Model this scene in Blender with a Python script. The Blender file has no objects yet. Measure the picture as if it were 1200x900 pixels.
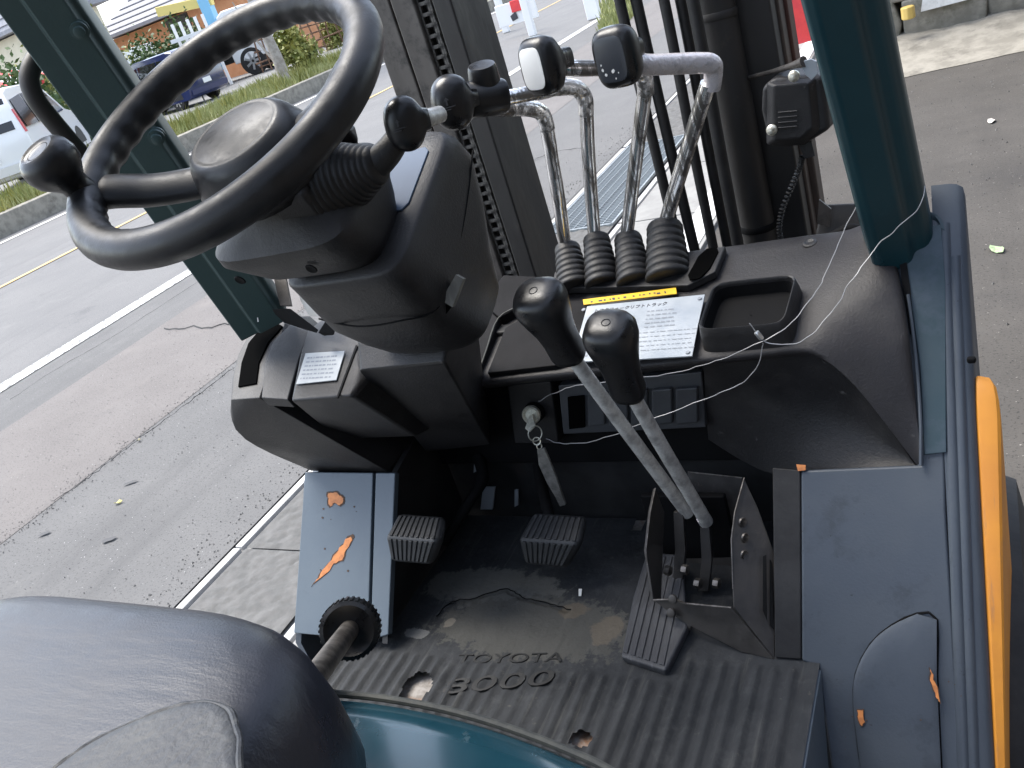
import bpy, bmesh, math, random
from mathutils import Vector, Matrix, noise as mnoise
random.seed(7)
V = Vector
S = bpy.context.scene
COL = S.collection
# ---------------------------------------------------------------- camera
FPX = 1034.0
YAW, PIT = math.radians(32.6), math.radians(25.1)
CAM = V((0.67, 0.0, 1.6))
FW = V((-math.sin(YAW) * math.cos(PIT), math.cos(YAW) * math.cos(PIT), -math.sin(PIT)))
R0 = V((math.cos(YAW), math.sin(YAW), 0)); U0 = R0.cross(FW)
RT = R0 * .9463 - U0 * .3233
DN = -(R0 * .3233 + U0 * .9463)
cd = bpy.data.cameras.new('camera'); cam = bpy.data.objects.new('camera', cd); COL.objects.link(cam)
cd.sensor_fit = 'HORIZONTAL'; cd.sensor_width = 36; cd.lens = FPX / 1200 * 36
cd.clip_start = .02; cd.clip_end = 3000
M = Matrix.Identity(4)
for i in range(3):
    M[i][0] = RT[i]; M[i][1] = -DN[i]; M[i][2] = -FW[i]; M[i][3] = CAM[i]
cam.matrix_world = M
S.camera = cam
# ---------------------------------------------------------------- sky, sun, exposure
SUN_EL, SUN_AZ = math.radians(62), math.radians(-80)      # azimuth from +Y towards +X
w = bpy.data.worlds.new('World'); S.world = w; w.use_nodes = True
nt = w.node_tree; bg = nt.nodes['Background']
sk = nt.nodes.new('ShaderNodeTexSky'); sk.sky_type = 'NISHITA'; sk.sun_disc = False
sk.sun_elevation = SUN_EL; sk.sun_rotation = SUN_AZ; sk.air_density = 1.0; sk.dust_density = 1.2; sk.ozone_density = 1.0
hs = nt.nodes.new('ShaderNodeHueSaturation'); hs.inputs['Saturation'].default_value = .62
nt.links.new(sk.outputs[0], hs.inputs['Color']); nt.links.new(hs.outputs[0], bg.inputs[0]); bg.inputs[1].default_value = .12
sl = bpy.data.lights.new('sun', 'SUN'); so = bpy.data.objects.new('sun', sl); COL.objects.link(so)
sl.energy = 1.4; sl.angle = math.radians(40); sl.color = (1, .95, .86)
sd = V((math.sin(SUN_AZ) * math.cos(SUN_EL), math.cos(SUN_AZ) * math.cos(SUN_EL), math.sin(SUN_EL)))
so.rotation_euler = sd.to_track_quat('Z', 'Y').to_euler()
S.view_settings.view_transform = 'Standard'; S.view_settings.look = 'None'
S.view_settings.exposure = 2.1; S.view_settings.gamma = 1

# ---------------------------------------------------------------- helpers
def A(px, py, x=None, y=None, z=None):                  # photograph pixel + one known coordinate -> place
    d = FW + RT * ((px - 600) / FPX) + DN * ((py - 450) / FPX)
    if x is not None: k = (x - CAM.x) / d.x
    elif y is not None: k = (y - CAM.y) / d.y
    else: k = (z - CAM.z) / d.z
    return CAM + d * k
def AP(px, py, p0, n):                                   # pixel on a plane
    d = FW + RT * ((px - 600) / FPX) + DN * ((py - 450) / FPX)
    n = V(n); return CAM + d * ((V(p0) - CAM).dot(n) / d.dot(n))
SMOOTH = 40
def obj(name, verts, faces, mat, parent=None, smooth=True, bevel=0, sub=0, local=False, seg=2, mats=None, fmat=None, sharp=SMOOTH):
    me = bpy.data.meshes.new(name)
    verts = [V(v) for v in verts]
    c = V((0, 0, 0))
    if not local:
        lo = V((min(v.x for v in verts), min(v.y for v in verts), min(v.z for v in verts)))
        hi = V((max(v.x for v in verts), max(v.y for v in verts), max(v.z for v in verts)))
        c = (lo + hi) / 2
        verts = [v - c for v in verts]
    me.from_pydata(verts, [], faces); me.update()
    bm = bmesh.new(); bm.from_mesh(me); bmesh.ops.recalc_face_normals(bm, faces=bm.faces); bm.to_mesh(me); bm.free()
    for m in (mats or [mat]): me.materials.append(m)
    if fmat:
        for p, k in zip(me.polygons, fmat): p.material_index = k
    if smooth:
        me.shade_smooth()
        if sharp: me.set_sharp_from_angle(angle=math.radians(sharp))
    o = bpy.data.objects.new(name, me); COL.objects.link(o)
    if parent is not None:
        o.parent = parent
        if not local:
            q = parent; off = V((0, 0, 0))
            while q is not None: off += q.location; q = q.parent
            o.location = c - off
    else: o.location = c
    if bevel:
        b = o.modifiers.new('bevel', 'BEVEL'); b.width = bevel; b.segments = seg; b.limit_method = 'ANGLE'; b.angle_limit = math.radians(35); b.harden_normals = True
    if sub:
        s = o.modifiers.new('sub', 'SUBSURF'); s.levels = sub; s.render_levels = sub
    return o
def tag(o, label=None, cat=None, group=None, kind=None):
    if label: o['label'] = label
    if cat: o['category'] = cat
    if group: o['group'] = group
    if kind: o['kind'] = kind
    return o
def empty(name, loc, label=None, cat=None, group=None, rz=0):
    o = bpy.data.objects.new(name, None); COL.objects.link(o); o.location = loc; o.rotation_euler = (0, 0, rz); o.empty_display_size = .1
    return tag(o, label, cat, group)
def spline(pts, n=8):
    pts = [V(p) for p in pts]; out = []
    for i in range(len(pts) - 1):
        p0 = pts[max(i - 1, 0)]; p1 = pts[i]; p2 = pts[i + 1]; p3 = pts[min(i + 2, len(pts) - 1)]
        for k in range(n):
            t = k / n
            out.append(.5 * ((2 * p1) + (p2 - p0) * t + (2 * p0 - 5 * p1 + 4 * p2 - p3) * t * t + (3 * p1 - p0 - 3 * p2 + p3) * t ** 3))
    out.append(pts[-1]); return out
def frames(path, closed=False):
    n = len(path); T = []
    for i in range(n):
        a = path[(i - 1) % n] if closed else path[max(i - 1, 0)]; b = path[(i + 1) % n] if closed else path[min(i + 1, n - 1)]
        T.append((b - a).normalized())
    u = T[0].orthogonal().normalized(); fr = []
    for i in range(n):
        u = (u - T[i] * u.dot(T[i])).normalized(); fr.append((u, T[i].cross(u)))
    return fr
def tube_geo(path, r, n=12, closed=False, caps=True, flat=1.0, up=None):
    path = [V(p) for p in path]; fr = frames(path, closed); vs = []; fs = []; m = len(path)
    for i, p in enumerate(path):
        rr = r[i] if isinstance(r, (list, tuple)) else r
        u, v = fr[i]
        if up is not None:
            t = u.cross(v); v = V(up); v = (v - t * v.dot(t)).normalized(); u = v.cross(t)
        for k in range(n):
            a = 2 * math.pi * k / n
            vs.append(p + u * (rr * math.cos(a)) + v * (rr * flat * math.sin(a)))
    for i in range(m if closed else m - 1):
        for k in range(n):
            a = i * n + k; b = i * n + (k + 1) % n; c = ((i + 1) % m) * n + (k + 1) % n; d = ((i + 1) % m) * n + k
            fs.append((a, b, c, d))
    if caps and not closed:
        fs.append(tuple(range(n))[::-1]); fs.append(tuple(range((m - 1) * n, m * n)))
    return vs, fs
def tube(name, pts, r, mat, parent=None, n=12, sm=0, **k):
    kw = {q: k.pop(q) for q in ('closed', 'caps', 'flat', 'up') if q in k}
    path = spline(pts, sm) if sm else pts
    if isinstance(r, (list, tuple)) and sm:
        r2 = []
        for i in range(len(r) - 1):
            for j in range(sm): r2.append(r[i] + (r[i + 1] - r[i]) * j / sm)
        r = r2 + [r[-1]]
    vs, fs = tube_geo(path, r, n, **kw); return obj(name, vs, fs, mat, parent, **k)
def lathe(name, p0, d, prof, mat, parent=None, n=24, sx=1.0, xdir=None, **k):     # prof: (distance along d, radius)
    p0 = V(p0); d = V(d).normalized()
    u = V(xdir) if xdir is not None else d.orthogonal()
    u = (u - d * u.dot(d)).normalized(); v = d.cross(u); vs = []; fs = []
    for t, r in prof:
        for i in range(n):
            a = 2 * math.pi * i / n; vs.append(p0 + d * t + u * (r * sx * math.cos(a)) + v * (r * math.sin(a)))
    for j in range(len(prof) - 1):
        for i in range(n): fs.append((j * n + i, j * n + (i + 1) % n, (j + 1) * n + (i + 1) % n, (j + 1) * n + i))
    fs.append(tuple(range(n))[::-1]); fs.append(tuple(range((len(prof) - 1) * n, len(prof) * n)))
    return obj(name, vs, fs, mat, parent, **k)
def loft(name, loops, mat, parent=None, caps=True, closed=True, **k):
    n = len(loops[0]); vs = [V(p) for L in loops for p in L]; fs = []
    for j in range(len(loops) - 1):
        for i in range(n if closed else n - 1):
            fs.append((j * n + i, j * n + (i + 1) % n, (j + 1) * n + (i + 1) % n, (j + 1) * n + i))
    if caps: fs.append(tuple(range(n))[::-1]); fs.append(tuple(range((len(loops) - 1) * n, len(loops) * n)))
    return obj(name, vs, fs, mat, parent, **k)
def slab(name, pts, thick, mat, parent=None, nrm=None, **k):      # polygon given thickness against its normal
    pts = [V(p) for p in pts]
    if nrm is None:
        nrm = V((0, 0, 0))
        for i in range(len(pts)): nrm += (pts[i] - pts[0]).cross(pts[(i + 1) % len(pts)] - pts[0])
        nrm.normalize()
        if nrm.dot(CAM - pts[0]) < 0: nrm = -nrm
    nrm = V(nrm).normalized()
    return loft(name, [pts, [p - nrm * thick for p in pts]], mat, parent, **k)
def box_geo(c, s, R=None):
    c = V(c); vs = []
    for sx in (-1, 1):
        for sy in (-1, 1):
            for sz in (-1, 1):
                p = V((sx * s[0] / 2, sy * s[1] / 2, sz * s[2] / 2)); vs.append(c + (R @ p if R is not None else p))
    return vs, [(0, 1, 3, 2), (4, 6, 7, 5), (0, 4, 5, 1), (2, 3, 7, 6), (0, 2, 6, 4), (1, 5, 7, 3)]
def box(name, c, s, mat, parent=None, R=None, bevel=.003, **k):
    vs, fs = box_geo(c, s, R); return obj(name, vs, fs, mat, parent, bevel=bevel, **k)
def sloop(c, u, v, a, b, e=2.6, n=28):           # superellipse loop
    out = []
    for i in range(n):
        t = 2 * math.pi * i / n; ct, st = math.cos(t), math.sin(t)
        out.append(V(c) + V(u) * (a * math.copysign(abs(ct) ** (2 / e), ct)) + V(v) * (b * math.copysign(abs(st) ** (2 / e), st)))
    return out
def join_geo(parts):
    vs = []; fs = []
    for a, b in parts:
        o = len(vs); vs += list(a); fs += [tuple(i + o for i in f) for f in b]
    return vs, fs
def basis(z, x):
    z = V(z).normalized(); x = V(x); x = (x - z * x.dot(z)).normalized(); y = z.cross(x)
    return Matrix((x, y, z)).transposed()

# ---------------------------------------------------------------- materials
def mat(name, col, rough=.5, metal=0, col2=None, nscale=20, bump=0, bscale=200, detail=4, lo=.4, hi=.6, rvar=0, spec=.5, coat=0, trans=0, emit=0, alpha=1, stretch=None):
    m = bpy.data.materials.new(name); m.use_nodes = True; t = m.node_tree; p = t.nodes['Principled BSDF']
    p.inputs['Base Color'].default_value = (*col, 1); p.inputs['Roughness'].default_value = rough; p.inputs['Metallic'].default_value = metal
    p.inputs['Specular IOR Level'].default_value = spec; p.inputs['Coat Weight'].default_value = coat; p.inputs['Coat Roughness'].default_value = .1
    p.inputs['Transmission Weight'].default_value = trans; p.inputs['Alpha'].default_value = alpha
    tc = t.nodes.new('ShaderNodeTexCoord'); src = tc.outputs['Object']
    if stretch:
        mp = t.nodes.new('ShaderNodeMapping'); mp.inputs['Scale'].default_value = stretch; t.links.new(src, mp.inputs[0]); src = mp.outputs[0]
    m['_'] = 0; del m['_']
    if col2 or rvar:
        n = t.nodes.new('ShaderNodeTexNoise'); n.inputs['Scale'].default_value = nscale; n.inputs['Detail'].default_value = detail; n.inputs['Roughness'].default_value = .65
        t.links.new(src, n.inputs['Vector'])
        r = t.nodes.new('ShaderNodeMapRange'); r.inputs[1].default_value = lo; r.inputs[2].default_value = hi; t.links.new(n.outputs[0], r.inputs[0])
        if col2:
            x = t.nodes.new('ShaderNodeMix'); x.data_type = 'RGBA'; x.inputs[6].default_value = (*col, 1); x.inputs[7].default_value = (*col2, 1)
            t.links.new(r.outputs[0], x.inputs[0]); t.links.new(x.outputs[2], p.inputs['Base Color'])
        if rvar:
            q = t.nodes.new('ShaderNodeMapRange'); q.inputs[3].default_value = rough; q.inputs[4].default_value = rough + rvar
            t.links.new(r.outputs[0], q.inputs[0]); t.links.new(q.outputs[0], p.inputs['Roughness'])
    if bump:
        n2 = t.nodes.new('ShaderNodeTexNoise'); n2.inputs['Scale'].default_value = bscale; n2.inputs['Detail'].default_value = 3
        t.links.new(src, n2.inputs['Vector'])
        b = t.nodes.new('ShaderNodeBump'); b.inputs['Strength'].default_value = bump; b.inputs['Distance'].default_value = .002
        t.links.new(n2.outputs[0], b.inputs['Height']); t.links.new(b.outputs[0], p.inputs['Normal'])
    return m
def relief(m, strength, scale, dist, stretch=(1, 1, 1), detail=3):      # a second, coarser bump under the first
    t = m.node_tree; p = t.nodes['Principled BSDF']; tc = t.nodes.new('ShaderNodeTexCoord'); mp = t.nodes.new('ShaderNodeMapping'); mp.inputs['Scale'].default_value = stretch
    n = t.nodes.new('ShaderNodeTexNoise'); n.inputs['Scale'].default_value = scale; n.inputs['Detail'].default_value = detail
    b = t.nodes.new('ShaderNodeBump'); b.inputs['Strength'].default_value = strength; b.inputs['Distance'].default_value = dist
    t.links.new(tc.outputs['Object'], mp.inputs[0]); t.links.new(mp.outputs[0], n.inputs['Vector']); t.links.new(n.outputs[0], b.inputs['Height'])
    s = p.inputs['Normal']
    if s.is_linked: t.links.new(b.outputs[0], s.links[0].from_node.inputs['Normal'])
    else: t.links.new(b.outputs[0], s)
    return m
def overlay(m, col, rough, nscale, lo, hi, stretch=None, detail=6, seed=0.0):     # a second wear layer over a material
    t = m.node_tree; p = t.nodes['Principled BSDF']
    tc = t.nodes.new('ShaderNodeTexCoord'); mp = t.nodes.new('ShaderNodeMapping'); mp.inputs['Scale'].default_value = stretch or (1, 1, 1); mp.inputs['Location'].default_value = (seed, seed * 2, seed * 3)
    n = t.nodes.new('ShaderNodeTexNoise'); n.inputs['Scale'].default_value = nscale; n.inputs['Detail'].default_value = detail; n.inputs['Roughness'].default_value = .7
    t.links.new(tc.outputs['Object'], mp.inputs[0]); t.links.new(mp.outputs[0], n.inputs['Vector'])
    r = t.nodes.new('ShaderNodeMapRange'); r.inputs[1].default_value = lo; r.inputs[2].default_value = hi; t.links.new(n.outputs[0], r.inputs[0])
    for sock, val, dt in (('Base Color', (*col, 1), 'RGBA'), ('Roughness', rough, 'FLOAT')):
        if val is None: continue
        x = t.nodes.new('ShaderNodeMix'); x.data_type = dt
        a, b, o = (6, 7, 2) if dt == 'RGBA' else (2, 3, 0)
        s = p.inputs[sock]
        if s.is_linked: t.links.new(s.links[0].from_socket, x.inputs[a])
        else: x.inputs[a].default_value = s.default_value
        x.inputs[b].default_value = val
        t.links.new(r.outputs[0], x.inputs[0]); t.links.new(x.outputs[o], s)
    return m
MT = {}
MT['plastic'] = overlay(mat('grained_black_plastic', (.011, .0105, .0115), .44, col2=(.017, .016, .017), nscale=9, bump=.22, bscale=900, rvar=.12), (.06, .057, .054), .7, 60, .68, .82)
MT['plastic_top'] = overlay(mat('dusty_dash_plastic', (.015, .0135, .015), .46, col2=(.022, .020, .0215), nscale=7, bump=.25, bscale=900, rvar=.1), (.07, .066, .06), .7, 45, .66, .8, seed=3)
for _k, _c in (('plastic', (.040, .038, .036)), ('plastic_top', (.050, .047, .044))):
    overlay(MT[_k], _c, .62, 7, .50, .80, detail=9, seed=2.3)
    overlay(MT[_k], (.12, .115, .11), .7, 38, .69, .76, stretch=(1, .12, .5), detail=4, seed=6.1)
    overlay(MT[_k], (.11, .105, .10), .7, 30, .70, .77, stretch=(.15, 1, .6), detail=4, seed=3.7)
    relief(MT[_k], .35, 260, .0012)
MT['gloss'] = mat('worn_glossy_knob_plastic', (.007, .007, .008), .27, col2=(.012, .012, .013), nscale=30, bump=.05, bscale=300, rvar=.15)
MT['rim'] = mat('worn_wheel_rim_plastic', (.011, .011, .012), .36, col2=(.017, .017, .018), nscale=40, bump=.08, bscale=500, rvar=.15)
MT['rubber'] = overlay(mat('black_bellows_rubber', (.011, .0105, .0105), .55, col2=(.018, .017, .0165), nscale=40, bump=.2, bscale=300), (.09, .085, .075), .85, 30, .62, .8)
MT['slate'] = mat('dark_slate_plastic', (.044, .047, .053), .5, col2=(.053, .057, .063), nscale=20, bump=.15, bscale=600)
MT['recess_shade'] = mat('painted_recess_shade', (.002, .002, .002), .9, spec=.02)  # near-black colour that paints the shade inside slots and holes
MT['matte'] = overlay(mat('matte_black_dash_plastic', (.009, .0088, .0095), .7, spec=.10, col2=(.012, .0115, .0125), nscale=12, bump=.2, bscale=700), (.05, .047, .044), .8, 50, .68, .82)
MT['seal'] = mat('dusty_hood_seal', (.035, .038, .036), .7, col2=(.055, .057, .05), nscale=60, bump=.2)
MT['black'] = mat('deep_black_plastic', (.005, .005, .0055), .75, spec=.15, bump=.1, bscale=500)
MT['grime'] = overlay(mat('grimy_black_panel', (.018, .018, .019), .6, spec=.3, col2=(.032, .032, .033), nscale=8, bump=.3, bscale=80), (.035, .026, .021), .9, 9, .62, .8, seed=1)
MT['teal'] = overlay(mat('dark_teal_paint', (.006, .034, .044), .27, col2=(.009, .042, .052), nscale=6, bump=.06, bscale=250, rvar=.14), (.02, .06, .07), .6, 30, .64, .8)
MT['teal_dull'] = overlay(mat('dull_teal_paint', (.040, .074, .073), .48, col2=(.048, .083, .081), nscale=6, bump=.1, bscale=250), (.05, .07, .07), .7, 30, .62, .8)
MT['hood'] = overlay(mat('glossy_teal_hood_paint', (.008, .042, .060), .16, col2=(.011, .050, .070), nscale=5, bump=.03, bscale=60, rvar=.1, coat=.5), (.10, .14, .15), .6, 25, .63, .85)
MT['fender'] = overlay(overlay(mat('slate_blue_grey_paint', (.053, .065, .083), .40, col2=(.061, .074, .092), nscale=7, bump=.08, bscale=300, rvar=.15), (.026, .032, .04), .6, 13, .56, .8, seed=2), (.015, .012, .012), .8, 110, .66, .75, seed=5)
MT['fender'] = overlay(MT['fender'], (.12, .14, .165), .55, 30, .68, .76, stretch=(1, .18, .18), seed=11)
MT['fender_l'] = overlay(mat('pale_slate_blue_paint', (.088, .112, .138), .42, col2=(.100, .126, .152), nscale=7, bump=.1, bscale=200, rvar=.1), (.07, .09, .11), .6, 18, .6, .8, seed=2)
MT['orange'] = overlay(mat('orange_body_paint', (.72, .29, .035), .55, col2=(.64, .25, .035), nscale=9, bump=.05), (.34, .18, .11), .7, 24, .60, .80, stretch=(3.2, .4, .4))
MT['chip'] = mat('bare_orange_chipped_paint', (.65, .24, .07), .6, col2=(.45, .16, .05), nscale=60)
MT['steel'] = overlay(mat('greasy_mast_steel', (.017, .0155, .0145), .48, col2=(.028, .025, .0225), nscale=14, bump=.25, bscale=90, rvar=.2, stretch=(1, 1, .35)), (.07, .055, .04), .8, 30, .62, .8, seed=4)
MT['steel_brown'] = overlay(mat('brown_weathered_steel', (.050, .035, .028), .6, col2=(.075, .055, .042), nscale=12, bump=.3, bscale=80), (.10, .05, .025), .8, 16, .55, .75)
MT['red_steel'] = mat('dark_red_brown_steel', (.065, .022, .015), .6, col2=(.09, .035, .022), nscale=10, bump=.2, bscale=80)
MT['mast_grey'] = overlay(mat('grey_worn_mast_rail', (.062, .054, .048), .45, metal=.2, col2=(.088, .078, .070), nscale=10, bump=.2, bscale=80, stretch=(1, 1, .2)), (.02, .018, .016), .6, 18, .5, .7)
MT['chain'] = overlay(mat('greasy_leaf_chain', (.15, .14, .125), .6, metal=.3, col2=(.07, .065, .06), nscale=90, bump=.2, bscale=300), (.02, .018, .016), .7, 80, .5, .7)
MT['chrome'] = mat('chrome_rod_in_clear_film', (.90, .89, .88), .12, metal=.85, col2=(.22, .21, .20), nscale=70, bump=.22, bscale=60, rvar=.2, stretch=(1, 1, .06), lo=.47, hi=.56)  # light and dark streaks of reflection painted into the colour
MT['crinkle'] = mat('crinkled_chrome_film', (.82, .81, .80), .2, metal=.6, col2=(.20, .195, .19), nscale=75, bump=.55, bscale=95, rvar=.2, lo=.47, hi=.57)  # bright and dark glints of the chrome painted into the colour
MT['film'] = mat('wrinkled_clear_film', (.66, .62, .64), .25, metal=.2, col2=(.42, .40, .41), nscale=60, bump=.9, bscale=120, rvar=.25, lo=.5, hi=.66)
MT['zinc'] = mat('zinc_screw', (.72, .70, .60), .28, metal=.5, col2=(.5, .48, .4), nscale=200)
MT['rod'] = mat('scuffed_grey_lever_rod', (.58, .57, .53), .24, metal=.1, col2=(.32, .31, .29), nscale=45, bump=.35, bscale=180, rvar=.25)
MT['bracket'] = overlay(mat('scraped_black_bracket_plate', (.038, .035, .033), .42, metal=.2, col2=(.058, .053, .049), nscale=16, bump=.2, bscale=150, rvar=.2), (.16, .13, .11), .6, 26, .62, .78, seed=7)
MT['edge'] = mat('bare_metal_edge', (.22, .20, .18), .4, metal=.7, col2=(.1, .09, .08), nscale=60)
MT['white'] = mat('white_sticker', (.82, .82, .80), .4)
MT['label'] = mat('grey_aluminium_label', (.32, .355, .39), .32, metal=.2, col2=(.38, .41, .44), nscale=14, rvar=.12)
MT['label_l'] = mat('pale_instruction_label', (.48, .50, .50), .4, col2=(.42, .44, .45), nscale=30)
MT['ink'] = mat('dark_print', (.05, .05, .06), .6)
MT['faint'] = mat('faded_grey_print', (.26, .28, .31), .6)
MT['yellow'] = mat('yellow_warning_sticker', (.85, .53, .03), .4, col2=(.75, .45, .03), nscale=30)
MT['screen'] = mat('dark_display_glass', (.10, .14, .21), .45, spec=.12)
MT['seat'] = overlay(mat('black_seat_vinyl', (.017, .019, .028), .34, spec=.5, col2=(.022, .024, .034), nscale=10, bump=.14, bscale=500, rvar=.1), (.10, .10, .10), .6, 26, .68, .82, seed=1)
relief(MT['seat'], .8, 9, .012, (1, 1, 1)); relief(MT['seat'], .25, 40, .004, (.35, 1.6, 1))
MT['seat'] = overlay(MT['seat'], (.016, .017, .024), .22, 5, .52, .72, seed=5)
MT['patch'] = overlay(mat('worn_grey_vinyl', (.032, .034, .040), .5, col2=(.058, .058, .058), nscale=22, bump=.5, bscale=160), (.12, .12, .115), .7, 20, .60, .72, seed=2)
MT['wire'] = mat('clear_plastic_coated_wire', (.40, .40, .41), .3, metal=.3)
MT['crimp'] = mat('aluminium_crimp', (.8, .8, .78), .3, metal=.9)
MT['tag'] = mat('worn_leather_key_tag', (.10, .095, .085), .7, col2=(.19, .18, .16), nscale=60, bump=.4, bscale=120)
MT['tyre'] = mat('tyre_rubber', (.016, .016, .016), .75, col2=(.028, .027, .026), nscale=20, bump=.3, bscale=120)
MT['pedal'] = overlay(mat('pedal_pad_rubber', (.020, .0215, .0235), .55, col2=(.03, .0315, .034), nscale=20, bump=.2, bscale=250), (.11, .11, .11), .8, 40, .6, .8)
MT['pedal_grey'] = overlay(mat('dusty_pedal_rubber', (.036, .038, .045), .6, col2=(.052, .055, .062), nscale=30, bump=.3, bscale=150, stretch=(3, .6, 1)), (.12, .12, .13), .85, 50, .58, .75, stretch=(3, .5, 1))
MT['plate_floor'] = overlay(mat('dusty_floor_steel', (.20, .18, .16), .8, col2=(.33, .31, .29), nscale=50, bump=.5, bscale=150), (.22, .10, .04), .85, 20, .52, .7)
MT['mark'] = mat('grey_moulded_arrow', (.045, .045, .048), .6)
MT['lever_text'] = mat('moulded_letters', (.010, .0105, .0115), .6, col2=(.03, .03, .029), nscale=40, lo=.5, hi=.7)

# ================================================================ FORKLIFT
FX = .115                                                # centre plane of the truck
fk = empty('forklift', (FX, .9, 0), 'dark teal and black forklift with its operator compartment and control levers in view', 'forklift')
def T(name, *a, **k): return tube(name, *a, **k)
# ---- floor, firewall and body
FL = .70
NF = V((0, -1.35, 1)).normalized()
def RP(px, py, up=0): return AP(px, py, V((0, .83, .70)) + NF * up, NF)      # sloping right cowl
def LP(px, py, up=0): return AP(px, py, V((0, .76, .70)) + NF * up, NF)      # sloping left cowl
box('floor_plate', (.105, .735, FL - .034), (.66, .80, .04), MT['plate_floor'], fk, bevel=.004)
box('firewall', (.10, 1.145, .86), (1.00, .03, .42), MT['grime'], fk, bevel=.004)
box('chassis', (.115, 1.2, .25), (.84, 1.0, .34), MT['grime'], fk, bevel=.01)
# floor mat: a moulded height field with ribs, a tear line and two worn-through holes
def floor_mat():
    x0, x1, y0, y1 = -.30, .443, .36, 1.118; st = .0035
    nx = int((x1 - x0) / st); ny = int((y1 - y0) / st); vs = []; fs = []
    h1 = A(487, 806, z=FL); h2 = A(680, 866, z=FL)
    def edge_left(y): return -.235 if y > .79 else -.30
    def inside(x, y):
        if x < edge_left(y): return False
        a = mnoise.noise(V((x * 60, y * 60, 1))) * .35
        if ((x - h1.x) / .024) ** 2 + ((y - h1.y) / .030) ** 2 < 1 + a: return False
        if ((x - h2.x) / .016) ** 2 + ((y - h2.y) / .012) ** 2 < 1 + a: return False
        if y > 1.085 and .105 < x < .125: return False
        return True
    def sst(a, b, v):
        t = min(max((v - a) / (b - a), 0), 1); return t * t * (3 - 2 * t)
    tear = [A(*p, z=FL) for p in ((512, 722), (530, 706), (560, 700), (592, 690), (612, 700), (645, 708), (668, 716))]
    def height(x, y):
        h = FL
        rib = sst(.78, .765, y)
        if x > .262: rib = sst(.825, .81, y)
        if x > .425: rib = 0
        ph = (x / .0225) % 1.0
        prof = sst(.0, .16, ph) * (1 - sst(.42, .58, ph))
        fade = 1 if x > .2 else .45 + .55 * sst(-.1, .25, mnoise.noise(V((x * 9, y * 9, 4))))
        h += .0042 * prof * rib * fade
        h += .0022 * sst(.425, .431, x)
        # worn hollow in the heel area, with a torn lip
        yt = None
        for a, b in zip(tear, tear[1:]):
            if a.x <= x <= b.x:
                yt = a.y + (b.y - a.y) * (x - a.x) / (b.x - a.x) + .004 * mnoise.noise(V((x * 120, 0, 2)))
        if yt is not None:
            h -= .0012 * sst(yt + .0025, yt - .001, y) * sst(yt - .09, yt - .02, y)
            h -= .007 * max(0, 1 - abs(y - yt) / .004)
        h += .0011 * mnoise.noise(V((x * 38, y * 38, 0))) + .0007 * mnoise.noise(V((x * 130, y * 130, 5)))
        return h
    idx = {}
    for j in range(ny + 1):
        for i in range(nx + 1):
            x = x0 + (x1 - x0) * i / nx; y = y0 + (y1 - y0) * j / ny
            vs.append((x, y, height(x, y)))
    ok = lambda i, j: inside(x0 + (x1 - x0) * (i + .5) / nx, y0 + (y1 - y0) * (j + .5) / ny)
    W = nx + 1
    for j in range(ny):
        for i in range(nx):
            if ok(i, j): fs.append((j * W + i, j * W + i + 1, (j + 1) * W + i + 1, (j + 1) * W + i))
    used = sorted({i for f in fs for i in f}); mp = {a: b for b, a in enumerate(used)}
    m = mat('worn_black_floor_mat', (.026, .028, .031), .74, spec=.22, col2=(.042, .044, .047), nscale=11, bump=.45, bscale=170, rvar=.25)
    m = overlay(m, (.060, .062, .064), .85, 22, .54, .76, seed=4)
    m = overlay(m, (.075, .075, .072), .85, 40, .57, .75, stretch=(2.4, .12, 1), seed=13)
    m = overlay(m, (.085, .08, .072), .9, 70, .63, .74, seed=8)
    t = m.node_tree; p = t.nodes['Principled BSDF']; s = p.inputs['Base Color']
    cxm, cym = (x0 + x1) / 2, (y0 + y1) / 2
    def patch(cx, cy, rx, ry, col, thr=.5, ns=14):
        tc = t.nodes.new('ShaderNodeTexCoord'); mpn = t.nodes.new('ShaderNodeMapping'); mpn.vector_type = 'POINT'
        mpn.inputs['Location'].default_value = (-(cx - cxm) / rx, -(cy - cym) / ry, 0); mpn.inputs['Scale'].default_value = (1 / rx, 1 / ry, 0)
        ln = t.nodes.new('ShaderNodeVectorMath'); ln.operation = 'LENGTH'
        n = t.nodes.new('ShaderNodeTexNoise'); n.inputs['Scale'].default_value = ns; n.inputs['Detail'].default_value = 8; n.inputs['Roughness'].default_value = .7
        t.links.new(tc.outputs['Object'], mpn.inputs[0]); t.links.new(mpn.outputs[0], ln.inputs[0]); t.links.new(tc.outputs['Object'], n.inputs['Vector'])
        ad = t.nodes.new('ShaderNodeMath'); ad.operation = 'MULTIPLY_ADD'; ad.inputs[1].default_value = 1.6; t.links.new(n.outputs[0], ad.inputs[0]); t.links.new(ln.outputs['Value'], ad.inputs[2])
        r = t.nodes.new('ShaderNodeMapRange'); r.inputs[1].default_value = 1.09 + thr; r.inputs[2].default_value = .93 + thr; t.links.new(ad.outputs[0], r.inputs[0])
        x = t.nodes.new('ShaderNodeMix'); x.data_type = 'RGBA'; t.links.new(s.links[0].from_socket, x.inputs[6]); x.inputs[7].default_value = (*col, 1)
        t.links.new(r.outputs[0], x.inputs[0]); t.links.new(x.outputs[2], s)
    c = A(575, 688, z=FL); patch(c.x, c.y, .125, .045, (.100, .100, .094), .80, 38)
    c = A(625, 735, z=FL); patch(c.x, c.y, .17, .066, (.074, .073, .067), .78, 60)
    c = A(712, 738, z=FL); patch(c.x, c.y, .028, .03, (.115, .10, .08), .7, 40)
    c = A(672, 715, z=FL); patch(c.x, c.y, .026, .018, (.11, .095, .075), .7, 40)
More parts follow.
